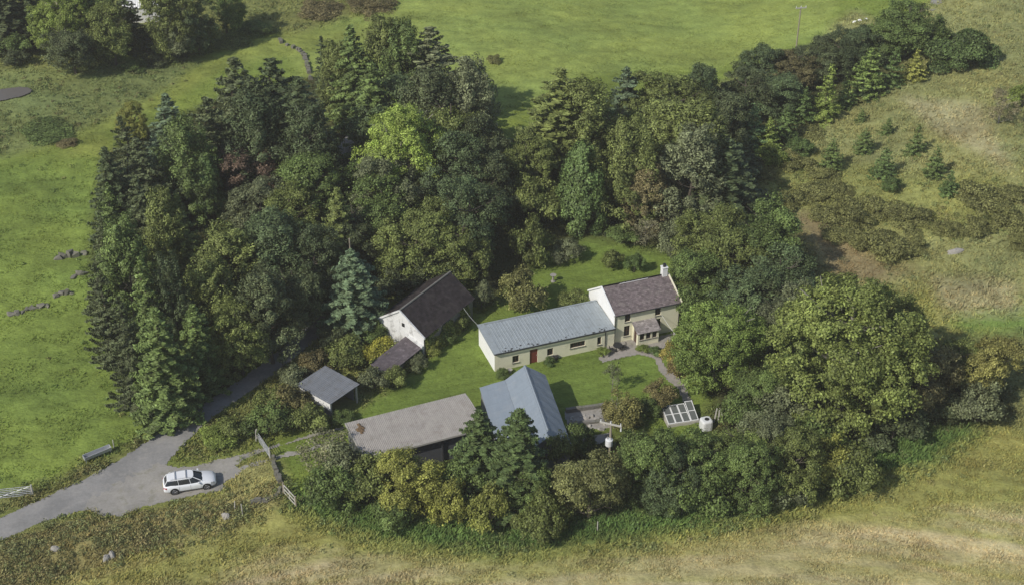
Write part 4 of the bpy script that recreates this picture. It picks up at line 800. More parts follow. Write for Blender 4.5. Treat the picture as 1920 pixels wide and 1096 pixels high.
def g_cypress(seed, R_, h, leaf, ncard, blunt=.55):
    g = np.random.default_rng(seed); nb = 150; f = g.random(nb) ** .9; a = g.random(nb) * 6.283
    prof = R_ * np.clip((1 - f ** 2.2), 0, 1) ** blunt * np.clip(.72 + f * 1.2, 0, 1) * (.84 + .18 * g.random(nb)); C = np.stack([np.cos(a) * prof * .86, np.sin(a) * prof * .86, f * h * .93], 1); pt = .75 + .5 * g.random(nb)
    idx = np.repeat(np.arange(nb), ncard // nb); n = len(idx); q = rdir(n, g); P = C[idx] + q * np.array([.2 * R_, .2 * R_, .085 * h]) * (.6 + .45 * g.random(n))[:, None]; P[:, 2] = np.clip(P[:, 2], .1, None)
    out = np.stack([np.cos(a), np.sin(a), np.full(nb, .3)], 1)[idx]
    return cards(P, out + q * .8 + .35 * g.normal(size=(n, 3)), leaf, g, pt[idx] * vtone(n, g), .5, np.tile([0, 0, 1.], (n, 1)) + .4 * g.normal(size=(n, 3)))
def g_mound(seed, R_, h, leaf, ncard, lob=.22):
    g = np.random.default_rng(seed); npf = 26; d = rdir(80, g); d[:, 2] = abs(d[:, 2]); d = d[:npf]; C = d * [R_ * .72, R_ * .72, h * .62] * (1 + lob * g.normal(size=(npf, 1))); pr = R_ * (.26 + .2 * g.random(npf)); pt = .8 + .4 * g.random(npf)
    idx = np.repeat(np.arange(npf), ncard // npf); n = len(idx); q = rdir(n, g); q[:, 2] = abs(q[:, 2]) * .9 - .1; P = C[idx] + q * (pr[idx] * (.7 + .35 * g.random(n)))[:, None] * [1, 1, min(1, h / R_)]
    P[:, 2] = np.clip(P[:, 2], .03, None); return cards(P, q + .6 * g.normal(size=(n, 3)) + [0, 0, .3], leaf, g, pt[idx] * vtone(n, g))
def trunkmesh(name, h, r, mat, seed, limbs=6, spread=.5, lean=.03, top=.9, lr=.35):
    q = random.Random(seed); mb = MB(); pts = [(lean * h * math.sin(i * 1.3 + seed) * i / 6, lean * h * math.cos(i * 1.1 + seed) * i / 6, -.3 + (h * top + .3) * i / 6) for i in range(7)]
    mb.tube(pts, [r * (1 - .13 * i) for i in range(7)], 8)
    for i in range(limbs):
        k = 1 + int(4.5 * q.random()); p = Vector(pts[k]); a = 6.283 * (i + q.random() * .5) / limbs; l = spread * h * (.5 + .4 * q.random())
        e = p + Vector((math.cos(a) * l * .8, math.sin(a) * l * .8, l * .55)); m_ = p.lerp(e, .5) + Vector((0, 0, -.06 * l))
        mb.tube([p, m_, e], [r * lr, r * lr * .7, r * lr * .25], 6)
        for t_ in range(2): e2 = m_ + Vector((math.cos(a + 1.2 * (t_ * 2 - 1)) * l * .4, math.sin(a + 1.2 * (t_ * 2 - 1)) * l * .4, l * .35)); mb.tube([m_, e2], [r * lr * .5, r * lr * .15], 5)
    return mb.mesh(name, M[mat])
PR = {}
def proto(key, R_, h, gen, mat, trunk, name, cat): PR.setdefault(key, []).append((R_, h, gen, mat, trunk, name, cat, [None, None]))
for i in range(5): proto('broad', 3.2, 8, (lambda i=i: g_broad(10 + i, 3.2, 8, .3, .19, 260, 27000, prad=.15)), 'leaf', (8, .22, 'bark', i, 7, .45), 'broadleaf_tree', 'tree')
for i in range(3): proto('bigbroad', 5.0, 11, (lambda i=i: g_broad(30 + i, 5.0, 11, .4, .20, 640, 76000, prad=.10, nlobe=26)), 'leaf', (11, .4, 'palebark', 20 + i, 12, .5), 'broadleaf_tree', 'tree')
for i in range(4): proto('bush', 1.6, 2.4, (lambda i=i: g_broad(50 + i, 1.6, 2.4, .0, .15, 90, 8500, prad=.22, nlobe=8)), 'leaf', (2.0, .07, 'bark', 40 + i, 5, .5), 'shrub', 'shrub')
for i in range(4): proto('spruce', 2.9, 13, (lambda i=i: g_spruce(70 + i, 2.9, 13, .6, .27, 20000, ragged=.4, whorl=.48)), 'needle', (13, .22, 'bark', 60 + i, 0, .3), 'spruce_tree', 'tree')
for i in range(2): proto('fir', 3.2, 11, (lambda i=i: g_spruce(80 + i, 3.2, 11, .4, .25, 23000, droop=.10, power=.62, whorl=.62, ragged=.5, curl=.2)), 'needle', (11, .22, 'bark', 64 + i, 0, .3), 'fir_tree', 'tree')
for i in range(3): proto('pine', 2.8, 11, (lambda i=i: g_pine(90 + i, 2.8, 11, .9, .24, 20000, 130)), 'needle', (11, .2, 'bark', 80 + i, 8, .3), 'pine_tree', 'tree')
for i in range(2): proto('cypress', 2.0, 9, (lambda i=i: g_cypress(100 + i, 2.0, 9, .2, 16000)), 'needle', (8, .16, 'bark', 90 + i, 0, .3), 'cypress_tree', 'tree')
for i in range(7): proto('young', 1.2, 3.6, (lambda i=i: g_spruce(110 + i, 1.2, 3.6, .05, .15, 4200, droop=-.1 + .06 * i, whorl=.26 + .02 * i, ragged=.35 + .06 * i, power=.6 + .08 * i)), 'needle', (3.4, .06, 'bark', 95 + i, 0, .3), 'young_conifer', 'young conifer')
for i in range(3): proto('gorse', 1.8, 1.2, (lambda i=i: g_mound(120 + i, 1.8, 1.2, .15, 7500, .3)), 'leaf', (1.0, .05, 'bark', 97 + i, 4, .6), 'gorse_bush', 'bush')
for i in range(2): proto('wispy', 1.5, 3.4, (lambda i=i: g_broad(140 + i, 1.5, 3.4, .3, .13, 70, 2200, prad=.2, nlobe=8)), 'leaf', (3.3, .07, 'palebark', 99 + i, 12, .5), 'thin_shrub', 'shrub')
proto('thicket', 4.6, 5.4, (lambda: g_mound(160, 4.6, 5.4, .30, 19000, .12)), 'leaf', (4.5, .2, 'bark', 101, 9, .5), 'thicket_tree', 'tree')
UC = {}
def tree(key, px, py, wpx, h, col, label, group=None, v=None):
    if key in ('spruce', 'fir'): wpx *= 1.42
    """crown apex at photo pixel (px, py), crown width wpx photo pixels, height h metres"""
    x, y, z = at(px, py, h * .985); Z = float(pj(x, y, z + h * .6)[2]); wm = wpx * Z / F
    L_ = PR[key]; n = UC.get(key, 0); UC[key] = n + 1; R0, h0, gen, mat, tr, name, cat, mem = L_[(n if v is None else v) % len(L_)]
    if mem[0] is None:
        V, Q, tn = gen(); mem[0] = npmesh('crown', V, Q, M[mat], tone=tn); mem[1] = trunkmesh('trunk', *tr)
    B = empty(name, (x, y, z), (n * 2.4) % 6.28, label=label, cat=cat, group=group); B.rotation_euler.x = .05 * math.sin(n * 1.7 + x); B.rotation_euler.y = .05 * math.cos(n * 2.3 + y); sx = wm / 2 / R0; sz = h / h0
    c = bpy.data.objects.new('crown' if name[-4:] == 'tree' or name == 'young_conifer' else 'foliage', mem[0]); t = bpy.data.objects.new('trunk' if name[-4:] == 'tree' or name == 'young_conifer' else 'stems', mem[1])
    for o in (c, t): COL.objects.link(o); o.parent = B
    c.scale = (sx, sx * (.92 + .16 * ((n * .37) % 1)), sz); t.scale = (min(sx, sz * 1.2), min(sx, sz * 1.2), sz * .97); c.color = (col[0] * TINT * 1.06, col[1] * TINT * 1.02, col[2] * TINT * .76, 1)
    return B
TINT = 2.3
DK = (.042, .058, .034); DK2 = (.052, .066, .040); BL = (.062, .088, .066); OL = (.085, .105, .042); MD = (.066, .095, .038); BR = (.11, .145, .046); YG = (.135, .145, .048); GG = (.085, .10, .068)
BN = (.10, .09, .055); BG = (.056, .080, .046); GR = (.060, .092, .038); YO = (.17, .17, .04); PU = (.085, .062, .058); GY = (.13, .13, .10)
exec('''
WW = 'conifers of the west wood'; NW = 'conifers at the north of the wood'; BW = 'broadleaved trees of the west wood'
''')
T = [
 # west wood, far edge to the lane
 ('broad', 245, 196, 60, 5, YG, 'small yellow-green tree behind the top of the west wood', BW),
 ('spruce', 300, 180, 110, 13, BL, 'bluish dark spruce with the highest tip at the north-west of the wood', WW),
 ('fir', 232, 222, 84, 12, DK2, 'dark spruce at the north-west corner of the wood beside the meadow', WW),
 ('spruce', 268, 262, 100, 12, DK2, 'dark spruce just below the bluish north-west spruce', WW),
 ('spruce', 200, 275, 85, 12, DK, 'dark spruce on the meadow edge, second from the north-west corner', WW),
 ('pine', 335, 240, 110, 12, MD, 'bushy mid green pine right of the bluish north-west spruce', WW),
 ('fir', 188, 345, 72, 12, MD, 'green spruce on the meadow edge, third down from the corner', WW),
 ('spruce', 245, 335, 90, 13, DK2, 'dark spruce in the second row left of the bright rounded cypress', WW),
 ('spruce', 180, 415, 75, 12, DK2, 'narrow dark spruce on the meadow edge above the rock outcrop', WW),
 ('pine', 225, 435, 110, 12.5, MD, 'mid green spruce just behind the meadow edge near the rocks', WW),
 ('pine', 290, 380, 85, 12, OL, 'olive pine between the dark edge spruces and the cypress', WW),
 ('cypress', 375, 287, 78, 9, GR, 'bright green rounded cypress inside the west wood', None),
 ('fir', 186, 500, 70, 12, DK2, 'dark spruce at the meadow edge right beside the rock outcrops', WW),
 ('spruce', 330, 373, 78, 12, OL, 'slender olive spruce with a sharp tip in the middle of the west wood', WW),
 ('spruce', 262, 480, 84, 14, MD, 'tall green spruce in the lower west wood left of the pine', WW),
 ('fir', 224, 555, 84, 13, DK2, 'dark spruce at the lower left flank of the wood above the lane', WW),
 ('pine', 315, 500, 85, 12, DK, 'very dark pine in the shade at the heart of the lower west wood', WW),
 ('spruce', 285, 575, 120, 13, MD, 'large spruce nearest the lane at the foot of the west wood', WW),
 ('spruce', 350, 570, 95, 10, MD, 'broad spruce beside the lane right of the largest lane-side spruce', WW),
 ('broad', 440, 572, 110, 8.5, OL, 'dark olive tree overhanging the shaded lane, lowest of three', 'trees overhanging the lane'),
 ('pine', 495, 528, 115, 10, DK2, 'dark pine overhanging the shaded lane, middle of three', 'trees overhanging the lane'),
 ('broad', 548, 488, 105, 9.5, DK2, 'dark tree overhanging the shaded lane nearest the blue spruce', 'trees overhanging the lane'),
 # middle of the west wood
 ('fir', 430, 108, 150, 16, DK2, 'big grey-dark fir with spreading top at the upper west wood', NW),
 ('fir', 495, 115, 150, 15, DK, 'dark fir right of the big spreading fir', NW),
 ('spruce', 545, 150, 140, 15, DK, 'black-green spruce between the big firs and the north clump', NW),
 ('pine', 470, 190, 130, 13, DK, 'shaded pine below the big spreading firs', NW),
 ('fir', 385, 190, 120, 13, DK2, 'dark fir left of and below the big spreading fir', NW),
 ('pine', 580, 215, 110, 12, DK, 'shaded pine left of the woodland shed', NW),
 ('broad', 458, 278, 125, 8, PU, 'purple leaved tree in the middle of the west wood', BW),
 ('young', 503, 272, 60, 7, BR, 'slender yellow-green spire beside the purple leaved tree', None),
 ('broad', 590, 298, 150, 9, MD, 'rounded green tree right of the yellow-green spire', BW),
 ('broad', 480, 345, 120, 8, GG, 'grey-green tree below the purple leaved tree', BW),
 ('broad', 548, 360, 120, 8, OL, 'olive tree in the middle of the wood below the rounded green tree', BW),
 ('spruce', 622, 352, 80, 11, OL, 'olive spruce left of the large dark rounded trees', BW),
 ('bush', 445, 402, 45, 4, YO, 'small bright yellow bush glowing in the dark wood', None),
 ('broad', 418, 410, 85, 8, OL, 'olive tree just left of the bright yellow bush', BW),
 ('broad', 530, 400, 150, 10, BG, 'blue-green tree below the middle of the west wood', BW),
 ('pine', 425, 450, 135, 10, OL, 'olive-brown pine with tufted crown near the lane', BW),
 ('broad', 362, 575, 85, 6.5, MD, 'green tree leaning over the lane at the foot of the wood', BW),
 ('pine', 505, 430, 120, 10, BG, 'dark blue-green pine left of the blue spruce', BW),
 ('broad', 585, 430, 120, 10, DK, 'very dark tree behind the blue spruce', BW),
 ('pine', 385, 490, 100, 10.5, OL, 'tufted olive pine at the lane side below the olive-brown one', BW),
 ('spruce', 655, 467, 128, 10.4, (.066, .096, .068), 'blue spruce standing free left of the old barn', None),
 # north clump
 ('spruce', 607, 72, 50, 11, DK, 'narrow dark spruce at the left end of the north clump', NW),
 ('pine', 632, 90, 75, 11, OL, 'yellowish pine at the left of the north clump', NW),
 ('spruce', 662, 48, 95, 15, MD, 'tall green spruce, highest of the north clump on its left', NW),
 ('pine', 708, 52, 105, 14, OL, 'olive pine second from the left tip of the north clump', NW),
 ('pine', 745, 58, 90, 14, MD, 'green pine in the middle of the north clump', NW),
 ('fir', 808, 60, 150, 14, GG, 'grey-dark fir with star shaped branches topping the north clump', NW),
 ('spruce', 690, 120, 110, 14, MD, 'green spruce in front of the tall left tips of the north clump', NW),
 ('pine', 872, 130, 110, 13, GG, 'grey pine on the right shoulder of the north clump', NW),
 ('broad', 735, 160, 150, 11, BG, 'blue-green rounded tree under the star branched fir', NW),
 ('pine', 800, 150, 130, 12, DK2, 'dark pine below the star branched fir', NW),
 ('broad', 855, 178, 150, 12, OL, 'olive tree at the right side of the north clump', NW),
 ('broad', 905, 225, 110, 10, DK2, 'dark tree at the right foot of the north clump beside the meadow', NW),
 ('bigbroad', 754, 215, 175, 12.5, (.155, .205, .062), 'bright yellow-green tree in front of the dark north clump', BW),
 ('broad', 728, 305, 145, 9, GG, 'grey-green tree under the bright yellow-green tree', BW),
 ('broad', 848, 262, 150, 11, BG, 'dark blue-green tree right of the bright yellow-green tree', BW),
 ('broad', 905, 300, 120, 9, DK2, 'shaded tree at the lower right of the north clump', BW),
 ('broad', 665, 385, 110, 8, DK2, 'dark tree above and behind the blue spruce', BW),
 ('broad', 720, 345, 130, 9, MD, 'green tree in the gap above the barn trees', BW),
 ('broad', 870, 352, 150, 10, BG, 'blue-green tree behind the old barn to the right', BW),
 ('broad', 815, 380, 110, 9, OL, 'olive tree behind the old barn between two others', BW),
 ('broad', 780, 405, 140, 9, OL, 'brownish olive tree directly behind the old barn ridge', BW),
 ('broad', 868, 412, 105, 9, OL, 'light olive tree close behind the right end of the old barn', BW),
 ('bush', 742, 500, 95, 4, DK2, 'dark bush between the blue spruce and the old barn', BW),
 ('bush', 800, 480, 100, 4.5, DK2, 'dark bush directly behind the old barn roof', BW),
 ('bush', 902, 532, 38, 3.2, GG, 'slim pale green bush at the right end of the old barn', None),
 # centre behind the house
 ('spruce', 1045, 135, 150, 14, OL, 'tall olive spruce standing against the top meadow', 'conifers behind the farmhouse'),
 ('pine', 1100, 170, 115, 12, OL, 'olive pine just right of the tall olive spruce', 'conifers behind the farmhouse'),
 ('fir', 1176, 128, 90, 11, BL, 'bluish fir crown touching the top meadow', 'conifers behind the farmhouse'),
 ('broad', 1215, 150, 120, 9, OL, 'olive tree right of the bluish fir crown', 'broadleaved trees behind the farmhouse'),
 ('broad', 1270, 160, 130, 9, OL, 'dull green tree in the middle of the upper belt', 'broadleaved trees behind the farmhouse'),
 ('broad', 1315, 125, 100, 9, BG, 'blue-green tree rising above the right of the upper belt', 'broadleaved trees behind the farmhouse'),
 ('broad', 1350, 175, 110, 9, DK2, 'dark tree below the blue-green one on the upper belt', 'broadleaved trees behind the farmhouse'),
 ('broad', 1150, 200, 110, 9, MD, 'green tree filling the upper belt left of centre', 'broadleaved trees behind the farmhouse'),
 ('pine', 1250, 200, 130, 11, OL, 'olive pine in the middle behind the dense cypress', 'conifers behind the farmhouse'),
 ('pine', 1320, 215, 140, 12, OL, 'olive pine at the right behind the grey-green pine', 'conifers behind the farmhouse'),
 ('spruce', 1360, 260, 140, 10, DK, 'dark spruce at the right flank casting shade on the hill', 'conifers behind the farmhouse'),
 ('cypress', 1097, 265, 112, 11.5, GR, 'dense bright green cone shaped cypress behind the farmhouse', None),
 ('pine', 1195, 240, 100, 13, OL, 'olive-brown pine right of the dense cypress', 'conifers behind the farmhouse'),
 ('pine', 1298, 260, 135, 11.5, GG, 'pale grey-green pine with upswept tufts', 'conifers behind the farmhouse'),
 ('pine', 1215, 320, 85, 8, BN, 'brownish pine lower left of the pale grey-green pine', 'conifers behind the farmhouse'),
 ('broad', 985, 255, 100, 9, OL, 'olive tree low on the left side of the tall olive spruce', 'broadleaved trees behind the farmhouse'),
 ('bush', 1005, 345, 95, 5.5, OL, 'olive bush left of the dense cypress', 'shrubs along the old orchard line'),
 ('bush', 1000, 420, 72, 5.5, OL, 'olive-brown bush below the bush beside the cypress', 'shrubs along the old orchard line'),
 ('bush', 984, 512, 84, 4.6, (.105, .11, .052), 'round russet and olive bush right behind the long range', None),
 ('bush', 955, 350, 70, 4.5, DK2, 'dark bush in the shade left of the orchard line', 'shrubs along the old orchard line'),
 ('bush', 1078, 552, 56, 1.8, OL, 'low rounded bush on the back lawn against the long range roof', None),
 ('bush', 1148, 470, 42, 2.4, OL, 'small olive bush on the back lawn, left of a greener one', 'bushes on the back lawn'),
 ('bush', 1190, 480, 36, 2.2, GR, 'small green bush on the back lawn with its shadow to the right', 'bushes on the back lawn'),
 ('wispy', 1213, 412, 55, 3.5, GY, 'grey twiggy shrub at the top of the back lawn', None),
 ('bush', 1062, 458, 60, 2.2, GG, 'grey-green bush at the top left of the back lawn', None),
 ('bush', 1165, 430, 60, 2.0, MD, 'low green bush at the top edge of the back lawn', None),
 # north-east hedge
 ('broad', 1400, 140, 110, 6.5, DK2, 'dark hedge tree at the left end of the north-east hedge', 'dark hedge trees running north-east'),
 ('broad', 1432, 88, 95, 7, BG, 'blue-green hedge tree with a raised top, second in the hedge', 'dark hedge trees running north-east'),
 ('broad', 1455, 140, 110, 6.5, BG, 'blue-green hedge tree below the raised one', 'dark hedge trees running north-east'),
 ('broad', 1490, 95, 90, 6, (.08, .075, .045), 'brownish hedge tree in the dark hedge near the power pole', 'dark hedge trees running north-east'),
 ('broad', 1535, 78, 95, 6, DK2, 'dark hedge tree right of the power pole', 'dark hedge trees running north-east'),
 ('broad', 1580, 68, 95, 6, DK, 'darkest hedge tree in the middle of the north-east hedge', 'dark hedge trees running north-east'),
 ('broad', 1620, 55, 90, 6, BG, 'hedge tree below the tiny white stones', 'dark hedge trees running north-east'),
 ('broad', 1665, 33, 95, 6.5, MD, 'green hedge tree left of the tallest hedge tree', 'dark hedge trees running north-east'),
 ('broad', 1712, 2, 115, 8.5, MD, 'tallest grey-green hedge tree at the top right beside the far road', 'dark hedge trees running north-east'),
 ('thicket', 1812, 44, 140, 6.0, (.055, .082, .036), 'big rounded dark green thicket alone at the top right', None),
 ('bush', 1765, 45, 60, 5, MD, 'smaller green bush attached to the left of the big rounded thicket', None),
 # light young conifers before the hedge
 ('young', 1478, 200, 60, 5, GR, 'soft green young conifer below the dark hedge left end', 'young conifers along the hedge'),
 ('young', 1420, 195, 80, 7, (.07, .11, .06), 'feathery pale green conifer at the left end of the hedge row', 'young conifers along the hedge'),
 ('young', 1445, 222, 70, 5, BR, 'yellow-green young conifer below the feathery one', 'young conifers along the hedge'),
 ('young', 1510, 165, 66, 5.5, GR, 'green young conifer in the row, below the brownish hedge tree', 'young conifers along the hedge'),
 ('young', 1556, 122, 76, 8, BR, 'tall yellow-green young conifer in the middle of the row', 'young conifers along the hedge'),
 ('young', 1592, 140, 58, 5, MD, 'small dull conifer right of the tall yellow-green one', 'young conifers along the hedge'),
 ('young', 1635, 92, 76, 7, (.10, .14, .05), 'broad yellow-green conifer near the right of the row', 'young conifers along the hedge'),
 ('young', 1625, 140, 60, 3.4, BG, 'low dark blue-green conifer under the broad yellow-green one', 'young conifers along the hedge'),
 ('young', 1680, 86, 56, 6, GR, 'narrow green conifer second from the right of the row', 'young conifers along the hedge'),
 ('young', 1722, 92, 56, 4.6, YG, 'yellowish conifer at the right end of the row by the thicket', 'young conifers along the hedge'),
 ('young', 1400, 250, 90, 6, DK2, 'dark spreading conifer left of the hillside plantings', 'young conifers along the hedge'),
 ('bush', 1450, 275, 55, 2.4, BR, 'light green bush at the foot of the dark spreading conifer', None),
 ('bush', 1505, 262, 50, 2, GR, 'green bush at the left of the hillside conifers', None),
 ('bush', 1385, 215, 60, 3.5, GG, 'grey-green bush in the gap under the hedge start', None),
 # hillside
 ('young', 1724, 236, 50, 4.0, MD, 'hillside conifer farthest up the slope on the right', 'small conifers on the open hillside'),
 ('young', 1668, 218, 36, 2.6, MD, 'little hillside conifer near the top of the planting', 'small conifers on the open hillside'),
 ('young', 1625, 240, 46, 3.6, MD, 'hillside conifer left of centre in the upper row', 'small conifers on the open hillside'),
 ('young', 1566, 262, 58, 4.4, MD, 'hillside conifer farthest left with its base in gorse', 'small conifers on the open hillside'),
 ('young', 1664, 275, 54, 4.2, GR, 'hillside conifer in the very middle of the planting', 'small conifers on the open hillside'),
 ('young', 1760, 272, 50, 4.4, MD, 'hillside conifer on the right with long shadow', 'small conifers on the open hillside'),
 ('young', 1785, 318, 46, 3.4, GR, 'hillside conifer lowest on the right', 'small conifers on the open hillside'),
 ('bush', 1674, 333, 36, 2.0, GR, 'small round green bush between hillside conifers and gorse', None),
 ('young', 1618, 205, 30, 1.8, MD, 'tiny conifer near the top left of the hillside planting', 'small conifers on the open hillside'),
 ('wispy', 1884, 172, 62, 4.6, (.13, .12, .09), 'grey half bare thorn tree on the right hillside', None),
 ('bush', 1925, 160, 50, 3, BR, 'green bush cut by the right edge near the thorn tree', None),
]
for px, py, w_, h, lab in (
 (1506, 296, 66, 1.6, 'dark smooth rounded gorse bush at the left of the hillside'), (1545, 318, 70, 1.2, 'flat gorse bush right of the smooth dark one'), (1440, 320, 50, .8, 'small low gorse patch near the wood shadow'),
 (1482, 362, 80, 1.5, 'gorse bush at the left edge of the gorse band'), (1530, 350, 90, 1.3, 'gorse bush in the upper gorse band, second from left'), (1570, 345, 70, 1.4, 'gorse bush in the upper band near the lowest conifer'),
 (1590, 385, 110, 1.7, 'wide gorse bush in the middle of the band'), (1650, 378, 90, 1.6, 'gorse bush right of the wide middle one'), (1545, 390, 70, 1.3, 'gorse bush just above the brown bare patch'),
 (1700, 395, 100, 1.3, 'flat gorse bush above the largest one'), (1580, 430, 70, 1.2, 'gorse bush right of the bare patch'), (1672, 442, 130, 2.0, 'largest gorse bush above the big tree shadow'), (1635, 445, 80, 1.5, 'gorse bush joined to the left of the largest'),
 (1722, 448, 60, 1.4, 'gorse bush joined to the right of the largest'), (1785, 415, 70, 1.6, 'gorse bush above the pale flat boulder'), (1842, 412, 70, 1.6, 'gorse bush up and right of the pale boulder'),
 (1840, 348, 110, 1.7, 'brownish gorse mound high on the right'), (1895, 352, 90, 1.3, 'gorse mound at the right edge, upper'), (1908, 400, 80, 2.0, 'gorse mound at the right edge, lower'), (1912, 440, 50, 1.6, 'dark bush at the right edge below the gorse mounds'),
 (1620, 165, 80, .9, 'low heather patch in front of the hedge conifers'), (1500, 235, 90, .9, 'low heather patch left of the small top conifer'), (1590, 185, 60, .8, 'small heather patch under the tall yellow-green conifer'),
 (925, 104, 34, 1.0, 'lone dark gorse bush in the middle of the top meadow')):
    T.append(('gorse', px, py, w_ * .86, h, (.105, .112, .054), lab, 'gorse bushes on the hillside' if px > 1000 else None))
